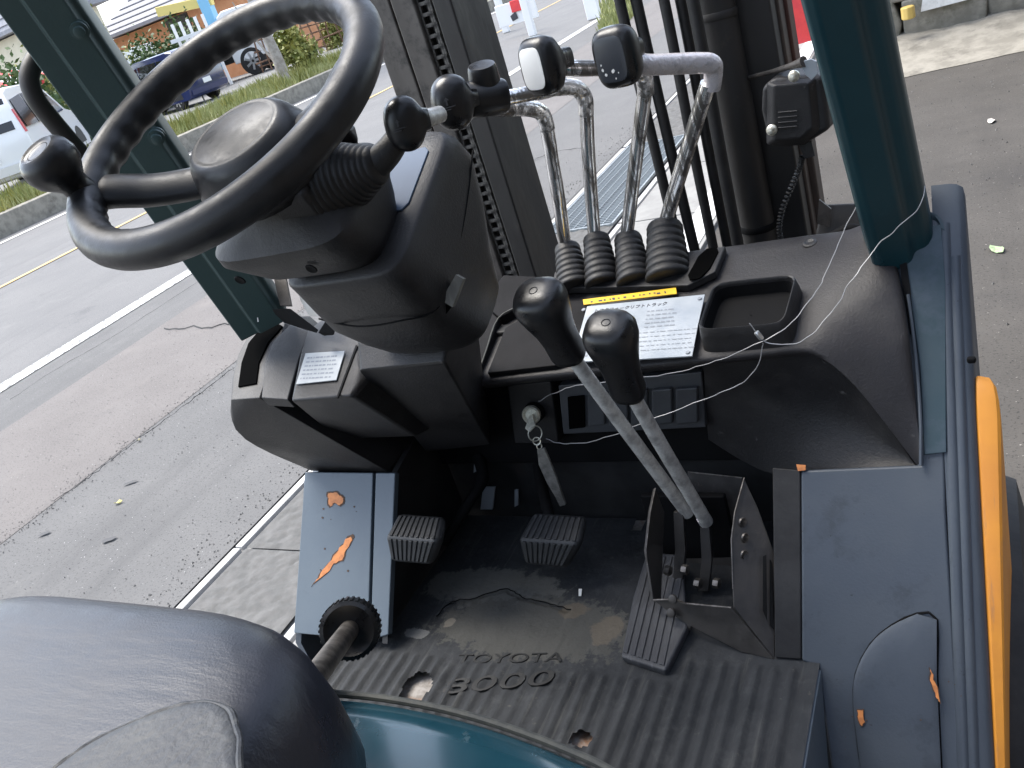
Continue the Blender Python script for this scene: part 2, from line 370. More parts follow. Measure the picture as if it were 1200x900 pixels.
    c = A(488, 742, z=FL); patch(c.x, c.y, .022, .012, (.16, .16, .155), .75, 50)
    c = A(527, 729, z=FL); patch(c.x, c.y, .010, .012, (.17, .155, .13), .7, 50)
    o = obj('floor_mat', [vs[i] for i in used], [tuple(mp[i] for i in f) for f in fs], m, fk, sharp=0)
    cr = []
    for p in spline(tear, 6): cr.append(p + V((random.uniform(-.002, .002), random.uniform(-.0025, .0025), .0006)))
    tube('mat_tear', cr, .0017, MT['black'], o, n=6, flat=.5)
    # recentre texture space: patch() assumes the sheet's own middle
    return o
floor_mat()
def text(name, body, origin, xdir, ydir, size, m, parent, depth=.0004, shear=0, lift=0.0, italic=0, sx=1.0):
    cu = bpy.data.curves.new(name, 'FONT'); cu.body = body; cu.size = size; cu.extrude = depth; cu.shear = shear
    cu.resolution_u = 3
    to = bpy.data.objects.new('tmp', cu); COL.objects.link(to)
    dg = bpy.context.evaluated_depsgraph_get(); dg.update()
    me = bpy.data.meshes.new_from_object(to.evaluated_get(dg)); COL.objects.unlink(to); bpy.data.objects.remove(to)
    X = V(xdir).normalized(); Y = V(ydir); Y = (Y - X * Y.dot(X)).normalized(); Z = X.cross(Y)
    vs = [V(origin) + X * (v.co.x * sx) + Y * v.co.y + Z * (v.co.z + lift) for v in me.vertices]; fs = [tuple(p.vertices) for p in me.polygons]
    return obj(name, vs, fs, m, parent, smooth=False)
tx = A(533, 778, z=FL); text('moulded_lettering', 'TOYOTA', tx, A(655, 776, z=FL) - tx, (0, 1, 0), .026, MT['lever_text'], fk, depth=.0010, shear=.06, lift=.0004, sx=1.6)
tx = A(515, 816, z=FL); text('moulded_lettering', '8000', tx, A(690, 800, z=FL) - tx, (0, 1, 0), .040, MT['lever_text'], fk, depth=.0016, shear=.12, lift=.0022, sx=2.15)
slab('paint_fleck', [A(678, 690, z=FL + .003), A(682, 690, z=FL + .003), A(681, 698, z=FL + .003), A(678, 698, z=FL + .003)], .001, MT['white'], fk, nrm=(0, 0, 1))
# ---- right cowl: one sloping sheet with folded ridges, and the body side below it
cow = [RP(938, 551), RP(939, 775), RP(958, 782), RP(974, 900), RP(985, 1010), V((.60, .60, .39)), V((.60, .70, .5245)), RP(1109, 600), RP(1101, 262), RP(1045, 262), RP(1078, 545)]
cow_o = slab('right_cowl', cow, .012, MT['fender'], fk, nrm=NF, bevel=.004)
def strip(name, a, b, wdt, h, m, parent, n=NF, **k):
    a, b = V(a), V(b); d = (b - a).normalized(); s = V(n).normalized().cross(d).normalized() * (wdt / 2); n = V(n).normalized()
    prof = [(-1, 0), (-.7, .6), (-.25, 1), (.25, 1), (.7, .6), (1, 0), (1, -.8), (-1, -.8)]
    L = [[p + s * u + n * (h * t) for u, t in prof] for p in (a, (a + b) / 2, b)]
    return loft(name, L, m, parent, **k)
lo = V((.590, .60, .39))
strip('pressed_ridge', RP(1106, 262), V((.596, .60, .39)), .014, .0035, MT['fender'], cow_o)
strip('pressed_ridge', RP(1119, 300), V((.606, .60, .39)), .012, .003, MT['fender'], cow_o)
# rounded outer corner rolling down to the orange body side
def corner(prof, ys):
    L = []
    for y in ys:
        z = .70 + 1.35 * (y - .83); t = (1.18 - y) / .6; c = V((.617 - .006 * t, y, z)); L.append([c + V((dx, 0, dz)) for dx, dz in prof])
    return L
YS = [1.19 - i * .06 for i in range(14)]
loft('cowl_corner', corner([(-.016, 0), (.004, -.001), (.013, -.003), (.0195, -.008), (.0215, -.02), (.0225, -.40)], YS), MT['fender'], fk, caps=False, closed=False, sharp=60)
oys = [1.058, 1.054, 1.046, 1.034, 1.018] + [1.0 - i * .03 for i in range(18)]
oc = corner([(.019, -.018), (.0225, -.0085), (.026, -.007), (.0435, -.0105), (.0470, -.015), (.0480, -.035), (.0480, -.40), (.03, -.40)], oys)
for i, y in enumerate(oys):
    t = (1.18 - y) / .6; k = max(.12, 1 - max(0, t - .25) * 1.45) * (.35, .68, .86, .95, 1)[min(i, 4)]; x0 = .617 - .006 * t + .0225
    oc[i] = [V((x0 + (p.x - x0) * k if p.x > x0 else p.x, p.y, p.z - (.020, .012, .006, .002, 0)[min(i, 4)])) for p in oc[i]]
loft('orange_side_panel', oc, MT['orange'], fk, caps=True, closed=True, sharp=28)
box('side_bolt', A(1134, 422, x=.632) + V((.004, 0, 0)), (.010, .008, .008), MT['black'], fk)
# tyre of the front right wheel
lathe('front_tyre', (.55, 1.10, .36), (1, 0, 0), [(0, .2), (.0, .33), (.02, .355), (.10, .36), (.125, .35), (.135, .30), (.13, .19)], MT['tyre'], fk, n=48)
MT['teal_slate'] = overlay(mat('dark_teal_slate_paint', (.022, .046, .058), .42, col2=(.028, .052, .066), nscale=8, bump=.08, rvar=.12), (.055, .075, .10), .55, 16, .5, .72, seed=6)
slab('pillar_base_plate', [RP(1050, 268, .004), RP(1103, 263, .004), RP(1108, 330, .004), RP(1109, 530, .004), RP(1083, 533, .004), RP(1078, 430, .004), RP(1064, 330, .004)], .004, MT['teal_slate'], fk, nrm=NF, bevel=.001)
slab('cowl_gap_shade', [RP(1051, 284, .0065), RP(1059, 284, .0065), RP(1067, 340, .0065), RP(1071, 400, .0065), RP(1066, 390, .0065), RP(1058, 340, .0065)], .004, MT['black'], fk, nrm=NF)  # black slab painting the shade of the gap beside the dash
tube('dash_edge_trim', [RP(1064, 345, .010), RP(1070, 390, .010), RP(1076, 450, .010), RP(1079, 500, .009), RP(1079, 546, .008)], .0022, MT['fender'], fk, n=8, sm=4)
# foot-rest boss on the cowl
bo = [(1075, 719), (1098, 726), (1098, 790), (1103, 900), (1108, 985), (1016, 985), (1008, 890), (1001, 830), (1003, 790), (1020, 755), (1045, 733)]
bp = [RP(*p, up=.0005) for p in bo[:6]] + spline([RP(*p, up=.0005) for p in bo[6:] + bo[:1]], 4)[:-1]
cxy = sum(bp, V()) / len(bp)
loft('cowl_boss', [bp, [p + NF * .006 for p in bp], [cxy + (p - cxy) * .88 + NF * .0085 for p in bp], [cxy + (p - cxy) * .4 + NF * .009 for p in bp]], MT['fender'], fk, sharp=50)
def seam(name, pts, r, m, parent, sm=4): return tube(name, pts, r, m, parent, n=6, sm=sm)
seam('boss_seam', [RP(*p, up=.0012) for p in bo[6:] + bo[:4]], .0016, MT['black'], fk, 2)
MT['primer'] = mat('dark_primer_edge', (.05, .035, .028), .8, col2=(.09, .05, .03), nscale=90)
def chip(pts, fn, up, sd, parent, k=1.0):
    rnd = random.Random(sd); q = []
    n = len(pts)
    for i in range(n):
        a, b = pts[i], pts[(i + 1) % n]
        for t in (0, .25, .5, .75): q.append((a[0] + (b[0] - a[0]) * t + rnd.uniform(-1.3, 1.3) * k, a[1] + (b[1] - a[1]) * t + rnd.uniform(-1.3, 1.3) * k))
    c = (sum(p[0] for p in q) / len(q), sum(p[1] for p in q) / len(q))
    e = [(c[0] + (p[0] - c[0]) * 1.1 + math.copysign(.9, p[0] - c[0]) * k, c[1] + (p[1] - c[1]) * 1.1 + math.copysign(.9, p[1] - c[1]) * k) for p in q]
    o = slab('paint_chip', [fn(*p, up=up) for p in e], .0006, MT['primer'], parent, nrm=NF, smooth=False)
    slab('bare_layer', [fn(*p, up=up + .0004) for p in q], .0006, MT['chip'], o, nrm=NF, smooth=False)
    for _ in range(5):
        x, y = c[0] + rnd.gauss(0, 16) * k, c[1] + rnd.gauss(0, 22) * k; r = rnd.uniform(.5, 1.4)
        slab('bare_layer', [fn(x + r * math.cos(t) * rnd.uniform(.6, 1.2), y + r * math.sin(t) * rnd.uniform(.6, 1.2), up=up) for t in (0, 1.2, 2.4, 3.6, 4.9)], .0006, MT['primer'], o, nrm=NF, smooth=False)
chipn = [(1091, 784), (1096, 800), (1101, 822), (1097, 818), (1090, 796)]
chip(chipn, RP, .0112, 3, fk)
chip(((1005, 833), (1011, 832), (1013, 846), (1009, 851), (1005, 842)), RP, .0105, 4, fk, .6)
slab('paint_chip', [RP(*p, up=.003) for p in ((933, 544), (944, 545), (944, 551), (935, 552))], .003, MT['chip'], fk, nrm=NF)
# inner face of the right cowl and the sill beside the mat
slab('cowl_inner_plate', [RP(905, 548), RP(938, 551), RP(939, 773), RP(908, 771)], .01, MT['grime'], fk, nrm=NF, bevel=.002)
slab('cowl_side_wall', [V((.425, .83, .69)), V((.425, .955, .855)), V((.425, 1.13, .855)), V((.425, 1.13, .69))], .006, MT['grime'], fk, nrm=(-1, 0, 0))
slab('sill', [V((.445, .825, .699)), V((.447, .35, .699)), V((.462, .35, .10)), V((.452, .70, .52))], .006, MT['fender_l'], fk, nrm=(1, 0, .1), bevel=.002)
# ---- left cowl
lc = [LP(357, 553), LP(437, 554), LP(431, 750), LP(344, 742)]
lcw = slab('left_cowl', lc + [], .012, MT['fender_l'], fk, nrm=NF, bevel=.002)
slab('left_cowl_edge', [LP(440, 554), LP(463, 554), LP(455, 744), LP(434, 750)], .012, MT['fender_l'], fk, nrm=NF, bevel=.002)
slab('left_cowl_inner_wall', [V((-.196, .93, .925)), V((-.204, .775, .715)), V((-.236, .81, .695)), V((-.236, 1.12, .695)), V((-.236, 1.12, .925))], .01, MT['grime'], fk, nrm=(1, 0, 0))
slab('left_cowl_outer_wall', [V((-.389, .93, .92)), V((-.401, .77, .70)), V((-.400, .77, .35)), V((-.395, 1.3, .35)), V((-.39, 1.3, .92))], .012, MT['fender'], fk, nrm=(-1, 0, 0))
for pts in (((385, 579), (394, 577), (402, 583), (400, 592), (392, 590), (387, 594), (384, 587)), ((368, 684), (378, 668), (391, 652), (401, 637), (411, 628), (413, 634), (404, 646), (402, 655), (392, 661), (380, 674))):
    chip(pts, LP, .0006, len(pts), fk)
lathe('bolt', A(489, 582, y=1.115), (.2, -1, .2), [(0, .013), (.006, .013), (.010, .008)], MT['bracket'], fk, n=10)
# ---- dash: shelf, rolled right end, switch panel
def dash():
    lip = [A(540, 450, y=1.02), A(700, 433, y=1.02), A(850, 418, y=1.02), A(930, 409, y=1.02), A(962, 415, y=1.018), A(1000, 446, y=1.012), A(1042, 498, y=.998), A(1078, 546, y=.985)]
    back = [A(622, 331, y=1.275), A(740, 306, y=1.27), A(850, 290, y=1.25), A(935, 278, y=1.24), A(985, 272, y=1.23), A(1030, 266, y=1.20), RP(1056, 340, .006), RP(1080, 544, .006)]
    lip = spline(lip, 5); back = spline(back, 5); L = []
    n = len(lip)
    for i in range(n):
        a, b = lip[i], back[i]; u = i / (n - 1)
        t0 = max(0, (u - .36) / .64)
        bul = .035 * math.sin(math.pi * min(1, t0 * 1.0)) ** 1.2
        row = []
        # under-lip return, rounded lip, then the top up to the back edge
        row.append(a + V((0, .075, -.05))); row.append(a + V((0, .03, -.028))); row.append(a + V((0, .006, -.012))); row.append(a + V((0, -.001, -.005)))
        row.append(a + V((0, .001, .0015)))
        for k in range(1, 10):
            s = k / 10; p = a.lerp(b, s)
            out = V((.75, -.25, .75)) if t0 > 0 else V((0, 0, 1))
            p = p + out * (bul * math.sin(math.pi * s)) 
            row.append(p)
        row.append(b); row.append(b + V((0, .012, -.004))); row.append(b + V((0, .02, -.05)))
        L.append(row)
    return loft('dash', L, MT['plastic_top'], fk, caps=False, closed=False, sharp=70)
dsh = dash()
_l = spline([A(822, 420, y=1.03), A(880, 415, y=1.03), A(930, 410.5, y=1.03), A(962, 417, y=1.028), A(1000, 448, y=1.022), A(1041, 500, y=1.008), A(1074, 547, y=.99)], 4)
_m = spline([A(826, 462, y=1.06), A(875, 470, y=1.055), A(915, 478, y=1.05), A(955, 492, y=1.045), A(995, 513, y=1.03), A(1035, 537, y=1.008), A(1073, 549, y=.988)], 4)
_n = spline([A(830, 515, y=1.085), A(870, 540, y=1.07), A(905, 555, y=1.04), A(945, 556, y=1.01), A(990, 556, y=.995), A(1030, 554, y=.987), A(1072, 551, y=.982)], 4)
loft('dash_lower_face', [_l, [a.lerp(b, .5) + V((0, .006, 0)) for a, b in zip(_l, _m)], _m, _n], MT['plastic'], fk, caps=False, closed=False, sharp=0)
_a, _b, _c = A(540, 450, y=1.02), A(930, 409, y=1.02), A(760, 303, y=1.27)
NS = (_b - _a).cross(_c - _a).normalized(); NS = NS if NS.z > 0 else -NS
def SH(px, py, up=0): return AP(px, py, _a + NS * (up + .001), NS)      # pixel on the shelf plane
# raised left cheek of the dash
slab('dash_cheek', [SH(540, 449, .006), SH(556, 450, .006), SH(584, 373, .010), SH(566, 356, .012)], .03, MT['matte'], fk, nrm=NS, bevel=.002)
slab('dash_cheek', [SH(566, 355, .0125), SH(585, 372, .0105), SH(640, 341, .0105), SH(652, 325, .0115), SH(590, 322, .0125)], .03, MT['matte'], fk, nrm=NS, bevel=.002)
seam('cheek_ridge', [SH(557, 447, .006), SH(570, 410, .008), SH(584, 373, .0105), SH(612, 357, .0105), SH(640, 341, .0105)], .0016, MT['seal'], fk)
slab('dash_insert', [SH(571, 437, .009), SH(592, 384, .010), SH(640, 356, .010), SH(690, 352, .010), SH(672, 421, .009), SH(650, 428, .009)], .01, MT['matte'], fk, nrm=NS, bevel=.0015)
# lever slot strip behind the label
slab('lever_strip', [SH(646, 338, .010), SH(806, 334, .016), SH(838, 318, .019), SH(850, 288, .0200), SH(650, 318, .011)], .012, MT['plastic'], fk, nrm=NS, bevel=.002)
slot = [(806, 322), (818, 300), (828, 291), (840, 289), (842, 295), (832, 314), (820, 326), (808, 328)]
slab('dash_slot', [SH(*p, .0208) for p in slot], .002, MT['recess_shade'], fk, nrm=NS, bevel=.001)  # dark sheet on the surface, painting the shade down in the slot
# plates and stickers
lb = slab('load_label', [SH(688, 359, .0135), SH(826, 345, .0135), SH(818, 380, .0135), SH(811, 417, .0135), SH(745, 421, .0135), SH(670, 424, .0135)], .002, MT['label'], fk, nrm=NS)
lx = (SH(818, 348) - SH(696, 361)); ly = SH(690, 359) - SH(672, 424)
text('label_title', 'トヨタフォークリフトトラック', SH(695, 366, .0137), lx, ly, .0086, MT['ink'], lb, depth=.0002)
def rows(name, x0, x1, n, y0, y1, m, dash_n=14, h=.0016, sd=0):      # faded lines of small print
    rnd = random.Random(sd); parts = []
    o = SH(688, 359, .0137); ex = SH(826, 345, .0137) - o; ey = SH(670, 424, .0137) - o
    for r in range(n):
        v = y0 + (y1 - y0) * r / max(1, n - 1); u = x0
        while u < x1:
            wd = rnd.uniform(.012, .045); 
            if u + wd > x1: break
            q = [o + ex * u + ey * v, o + ex * (u + wd) + ey * v, o + ex * (u + wd) + ey * (v + h * 12), o + ex * u + ey * (v + h * 12)]
            parts.append(([p + NS * .0003 for p in q], [(0, 1, 2, 3)])); u += wd + rnd.uniform(.006, .02)
    vs, fs = join_geo(parts); return obj(name, vs, fs, m, lb, smooth=False)
rows('label_print', .10, .40, 6, .25, .9, MT['faint'], sd=2); rows('label_print', .55, .80, 5, .2, .48, MT['faint'], sd=3); rows('label_print', .5, .98, 5, .58, .88, MT['faint'], sd=5, h=.001)
for p in ((684, 363), (820, 350), (806, 413), (676, 419)):
    q = SH(*p, .014); lathe('label_screw', q, NS, [(0, .0035), (.001, .003)], MT['faint'], lb, n=10)
yl = slab('warning_sticker', [SH(683, 351, .012), SH(792, 337, .012), SH(793, 344, .012), SH(684, 357, .012)], .0015, MT['yellow'], fk, nrm=NS)
def yrow():
    rnd = random.Random(4); o = SH(688, 351.5, .0123); ex = SH(788, 338.5, .0123) - o; ey = SH(689, 355.5, .0123) - o; parts = []
    u = 0
    while u < .95:
        wd = rnd.uniform(.015, .05); a = rnd.uniform(.25, .5); b = rnd.uniform(.6, .95)
        if rnd.random() > .3: parts.append(([o + ex * u + ey * a, o + ex * (u + wd) + ey * a, o + ex * (u + wd) + ey * b, o + ex * u + ey * b], [(0, 1, 2, 3)]))
        u += wd + rnd.uniform(.008, .05)
    vs, fs = join_geo(parts); obj('sticker_print', vs, fs, MT['ink'], yl, smooth=False)
yrow()
# open tray on the right of the label
def tray():
    q = [SH(836, 332, .036), SH(935, 321, .036), SH(919, 380, .036), SH(816, 388, .036)]
    def lp(k, dz):
        out = []
        for p in sloop((0, 0, 0), V((1, 0, 0)), V((0, 1, 0)), .5 * k, .5 * k, 7, 40):
            u, v = p.x + .5, .5 - p.y; out.append(q[0].lerp(q[1], u).lerp(q[3].lerp(q[2], u), v) + NS * dz)
        return out
    t = loft('tray', [lp(1.10, -.05), lp(1.04, -.012), lp(1.01, -.001), lp(.985, .0015), lp(.955, .0005), lp(.94, -.004), lp(.86, -.0345)], MT['plastic'], fk, sharp=50)
    loft('tray_shade_skin', [lp(.935, -.006), lp(.87, -.0225), lp(.5, -.0223), lp(.02, -.0223)], MT['black'], t, caps=False)  # black inner skin paints in the shade of a deeper tray
    return t
tr = tray()
lathe('dash_plug', SH(949, 286, .012), NS, [(0, .010), (.003, .010), (.004, .007), (.0025, .004)], MT['plastic'], fk, n=16)
# switch panel below the lip
box('lower_dash_panel', (.15, 1.115, .93), (.80, .03, .20), MT['black'], fk)
sw = slab('switch_panel', [A(654, 452, y=1.05), A(822, 436, y=1.05), A(827, 501, y=1.062), A(660, 509, y=1.062)], .05, MT['slate'], fk, nrm=(0, -1, .1), bevel=.002)
def SW(px, py, d=0): return A(px, py, y=1.05 - d)
slab('open_switch_hole', [SW(665, 466, .001), SW(684, 464, .001), SW(685, 501, -.006), SW(667, 503, -.006)], .01, MT['recess_shade'], sw, nrm=(0, -1, .1))  # no opening cut: the shade in the hole is a black slab
for a, b in ((688, 708), (712, 735), (738, 758), (763, 787), (791, 817)):
    u = (a - 654) / 165
    slab('blank_switch_plate', [SW(a, 463 - 8 * u, .006), SW(b, 461 - 8 * u, .006), SW(b + 1, 499 - 4 * u, -.004), SW(a + 1, 501 - 4 * u, -.004)], .012, MT['slate'], sw, nrm=(0, -1, .1), bevel=.003)
slab('ignition_panel', [A(594, 452, y=1.06), A(645, 447, y=1.06), A(655, 520, y=1.075), A(603, 520, y=1.075)], .04, MT['plastic'], fk, nrm=(0, -1, .1), bevel=.003)
ig = A(625, 484, y=1.055)
DI = V((.12, -1, .25)).normalized()
igo = lathe('ignition_switch', ig, DI, [(-.01, .017), (.004, .017), (.006, .0155), (.006, .012), (.010, .012), (.011, .010), (.006, .009), (.006, .002)], MT['black'], fk, n=24)
lathe('ignition_bezel', ig + DI * .006, DI, [(0, .0150), (.006, .0150), (.0085, .0125), (.0045, .0095), (.0045, .001)], MT['zinc'], igo, n=24)

def hull(name, pts, m, parent=None, **k):
    bm = bmesh.new()
    for p in pts: bm.verts.new(V(p))
    r = bmesh.ops.convex_hull(bm, input=bm.verts)
    bmesh.ops.delete(bm, geom=list({g for g in r['geom_interior'] + r['geom_unused'] if isinstance(g, bmesh.types.BMVert)}), context='VERTS')
    bmesh.ops.dissolve_limit(bm, angle_limit=math.radians(2), verts=bm.verts, edges=bm.edges)
    bm.verts.index_update(); vs = [v.co.copy() for v in bm.verts]; fs = [tuple(v.index for v in f.verts) for f in bm.faces]; bm.free()
    return obj(name, vs, fs, m, parent, **k)
# ---- steering column
TL = .463; WN = V((0, -math.sin(TL), math.cos(TL))); WC = V((0, .695, 1.539)); WX = V((1, 0, 0)); WV = WN.cross(WX)
def W(x, v, t): return WC + WX * x + WV * v - WN * t
def rim_pt(a, r=.17, t=0): return W(r * math.cos(math.radians(a)), r * math.sin(math.radians(a)), t)
def rim():
    n = 216; m = 20; vs = []; fs = []
    for i in range(n):
        a = 2 * math.pi * i / n; er = WX * math.cos(a) + WV * math.sin(a)
        for k in range(m):
            b = 2 * math.pi * k / m; cb, sb = math.cos(b), math.sin(b)
            r = .0193
            r += .0013 * max(0, -cb * .75 - sb * .55) * (math.cos(a * 36) - .4)      # finger grips on the inner, lower face
            vs.append(WC + er * (.17 + r * cb) + WN * (r * sb))
    for i in range(n):
        for k in range(m): fs.append((i * m + k, i * m + (k + 1) % m, ((i + 1) % n) * m + (k + 1) % m, ((i + 1) % n) * m + k))
    return obj('steering_wheel', vs, fs, MT['rim'], fk, sharp=0)
sw_o = rim()
hub = lathe('hub', W(0, 0, .085), WN, [(0, .064), (.012, .0705), (.028, .0685), (.042, .0635), (.054, .0585), (.061, .0540), (.065, .0490), (.0662, .046), (.0656, .0445), (.0662, .042), (.0690, .027), (.0700, .004)], MT['rim'], sw_o, n=48, sharp=0, xdir=WX, sx=1.14)
for a in (204, 12, 285):
    ca, sa = math.cos(math.radians(a)), math.sin(math.radians(a))
    def sp(r, t): return W(r * ca, r * sa, t)
    p = spline([sp(.045, .052), sp(.075, .046), (sp(.115, .030)), sp(.145, .012), sp(.168, .002)], 6)
    rr = [.0225 + .002 * abs(i / (len(p) - 1) - .4) for i in range(len(p) - 4)] + [.021, .023, .026, .030]
    tube('spoke', p, rr, MT['rim'], sw_o, n=20, flat=.62, up=WN, sharp=0)
kb = rim_pt(206)
kn = lathe('spinner_knob', kb + WN * .008, WN, [(0, .017), (.008, .015), (.014, .0155), (.020, .020), (.030, .0275), (.040, .0298), (.050, .0285), (.057, .0235), (.0595, .019), (.0585, .017), (.0575, .0155), (.0575, .003)], MT['gloss'], sw_o, n=36, sharp=50)
lathe('knob_cap', kb + WN * .064, WN, [(0, .0155), (.0012, .015), (.0016, .012), (.0010, .010), (.0010, .002)], MT['matte'], sw_o, n=28)
# lower cover (meter hood) and upper cover
def sec(t, x0, v0, a, b, e=3.2, n=40, dt=0): 
    out = []
    for p in sloop((0, 0, 0), V((1, 0, 0)), V((0, 1, 0)), a, b, e, n):
        out.append(W(x0 + p.x, v0 + p.y, t - dt * p.y))
    return out
def sec4(t, xl, xr, vl, vr, e=4): return sec(t, (xl + xr) / 2, (vl + vr) / 2, (xr - xl) / 2, (vr - vl) / 2, e)
lowc = loft('lower_column_cover', [sec4(.427, -.045, .055, .02, .075, 2.6), sec4(.417, -.066, .080, .0, .098, 3), sec4(.395, -.080, .098, -.015, .115, 3.4), sec4(.35, -.084, .104, -.035, .142, 3.6), sec4(.30, -.079, .111, -.050, .168, 5.2), sec4(.25, -.066, .116, -.058, .188, 6), sec4(.215, -.058, .117, -.061, .178, 6.5), sec4(.195, -.055, .1165, -.063, .164, 6.5), sec4(.1905, -.052, .113, -.060, .160, 6.5), sec4(.190, -.03, .085, -.04, .135, 4)], MT['plastic'], fk, sharp=0)
seam('cover_seam', [W(x, v, t) for x, v, t in ((-.06, -.046, .268), (0, -.059, .275), (.06, -.058, .275), (.103, -.035, .285), (.1115, .04, .275), (.1145, .10, .262), (.116, .17, .24))], .0012, MT['black'], lowc, 5)
scr = [W(.034, .030, .188), W(.090, .030, .188), (W(.097, .040, .188)), W(.097, .122, .188), W(.090, .130, .188), W(-.01, .128, .188), W(-.015, .06, .188)]
slab('display_screen', scr, .004, MT['screen'], lowc, nrm=WN, bevel=.001)
upc = loft('upper_column_cover', [sec4(.190, -.045, .085, -.05, .05, 4), sec4(.172, -.075, .092, -.066, .062, 4), sec4(.135, -.100, .098, -.078, .078, 5), sec4(.122, -.098, .096, -.077, .077, 5), sec4(.115, -.088, .088, -.068, .068, 5), sec4(.098, -.06, .06, -.05, .05, 3), sec4(.08, -.045, .045, -.04, .04, 2.5)], MT['plastic'], fk, sharp=45)
for x, v in ((-.07, -.0805), (.035, -.0805)):
    lathe('screw_recess', W(x, v + .003, .150), -WV, [(0, .007), (.0012, .006), (.0005, .003)], MT['black'], upc, n=12)
# direction lever with its bellows on the right of the column
def bellows(name, p0, p1, r0, r1, nr, amp, m, parent, **k):
    p0, p1 = V(p0), V(p1); d = p1 - p0; L = d.length; prof = []
    for i in range(nr * 6 + 1):
        u = i / (nr * 6); r = r0 + (r1 - r0) * u; c = abs(math.sin(u * nr * math.pi)) ** .45
        prof.append((L * u, r * (1 + amp * (2 * c - 1))))
    prof.append((L + .002, r1 * .8)); return lathe(name, p0, d, prof, m, parent, n=28, sharp=0, **k)
dl = empty('tmp', (0, 0, 0)); bpy.data.objects.remove(dl)
bx0, bx1 = W(.060, .0, .108), W(.126, .008, .103)
hull('lever_mount', [W(.02, -.055, .165), W(.02, .055, .165), W(.02, .055, .068), W(.02, -.05, .068), W(.068, -.048, .155), W(.068, .048, .155), W(.068, .046, .074), W(.068, -.046, .074)], MT['plastic'], fk, bevel=.008, seg=3)
dirl = bellows('direction_lever', bx0, bx1, .046, .018, 11, .040, MT['rubber'], fk)
tube('stalk', [bx1 - (bx1 - bx0) * .1, W(.136, .018, .099), W(.146, .032, .095), W(.152, .042, .092)], [.0165, .0145, .0125, .010], MT['rubber'], dirl, n=16, sm=5)
hull('wiper_stub', [W(.03, .06, .125), W(.06, .075, .125), W(.06, .075, .10), W(.03, .06, .09), W(.03, .095, .12), W(.055, .095, .11)], MT['plastic'], fk, bevel=.004)
# column base
top = [A(418, 402, y=.90), A(530, 376, y=.90), A(556, 350, y=1.0), A(445, 372, y=1.0)]
mid = [A(420, 434, y=.865), A(521, 424, y=.865), A(551, 392, y=.99), A(440, 392, y=1.0)]
bot = [A(500, 530, y=1.04), A(575, 522, y=1.06), A(560, 480, y=1.10), A(500, 500, y=1.12)]
hull('column_base', top + mid + bot, MT['plastic'], fk, bevel=.006, seg=3)
MT['flap'] = mat('dusty_beige_flap', (.20, .19, .165), .7, col2=(.12, .115, .10), nscale=60, stretch=(1, 1, .2))
slab('rubber_flap', [A(517, 352, y=.800), A(534, 322, y=.815), A(543, 327, y=.815), A(530, 360, y=.800)], .012, MT['flap'], fk)
slab('column_lever_slot', [A(476, 353, y=.800), A(505, 348, y=.800), A(529, 359, y=.802), A(521, 371, y=.802), A(500, 367, y=.800)], .02, MT['recess_shade'], fk, bevel=.002)  # shade of the lever opening painted as a black slab
# ---- left pod of the dash with slot and label
NP = V((0, -.35, 1)).normalized()
def TP(px, py, up=0): return AP(px, py, V((-.38, .88, 1.14)) + NP * up, NP)
podt = [(271, 468), (273, 440), (279, 415), (290, 394), (306, 379), (326, 371), (334, 379), (318, 398), (308, 425), (304, 466)]
pod = [TP(*p) for p in podt]
podb = [A(270, 482, x=-.392), A(272, 494, x=-.395), A(276, 504, x=-.395), A(287, 515, x=-.395), A(300, 523, x=-.393), A(341, 541, x=-.388), A(318, 532, x=-.39), A(365, 552, x=-.384), A(455, 553, y=.95), A(385, 513, y=.91), A(305, 472, y=.875)]
hull('left_dash_pod', pod + podb + [V((-.385, 1.1, 1.15)), V((-.385, 1.1, .95)), V((-.22, 1.1, .93))], MT['plastic'], fk, bevel=.011, seg=4)
sl_ = [(279, 453), (300, 449), (303, 425), (314, 401), (331, 382), (322, 377), (306, 384), (291, 402), (283, 425)]
slab('pod_slot', [TP(*p, .0025) for p in sl_], .003, MT['recess_shade'], fk, nrm=NP)  # thin black sheet on the pod top, painting the slot's inner shade
bxt = [(340, 470), (412, 464), (419, 437), (417, 402), (383, 371), (360, 388), (350, 420)]
bxm = [A(395, 515, y=.955), A(488, 512, y=.955), A(440, 470, y=.90)]
hull('left_dash_box', [TP(*p, .004) for p in bxt] + bxm + [V((-.30, 1.1, 1.16)), V((-.12, 1.1, 1.16)), V((-.12, 1.1, .95)), V((-.30, 1.1, .95))], MT['plastic'], fk, bevel=.006, seg=3)
lab = slab('instruction_label', [TP(*p, .0075) for p in ((358, 414), (404, 411), (394, 445), (347, 450))], .0015, MT['label_l'], fk, nrm=NP)
def prow():
    rnd = random.Random(9); o = TP(360, 417, .0078); ex = TP(401, 414, .0078) - o; ey = TP(350, 447, .0078) - o; parts = []
    for r in range(6):
        v = .06 + r * .16; u = .02
        while u < .9:
            wd = rnd.uniform(.03, .12)
            if u + wd > .95: break
            q = [o + ex * u + ey * v, o + ex * (u + wd) + ey * v, o + ex * (u + wd) + ey * (v + .06), o + ex * u + ey * (v + .06)]
            parts.append((q, [(0, 1, 2, 3)])); u += wd + rnd.uniform(.015, .05)
    vs, fs = join_geo(parts); obj('label_print', vs, fs, MT['faint'], lab, smooth=False)
prow()
slab('box_seam', [TP(417, 404, .006), TP(419, 405, .006), TP(396, 466, .006), TP(394, 466, .006)], .002, MT['black'], fk, nrm=NP)
slab('pod_channel', [TP(306, 466, .002), TP(337, 468, .002), TP(350, 420, .002), TP(362, 388, .002), TP(340, 380, .002), TP(320, 400, .002), TP(311, 425, .002)], .02, MT['plastic'], fk, nrm=NP, bevel=.002)
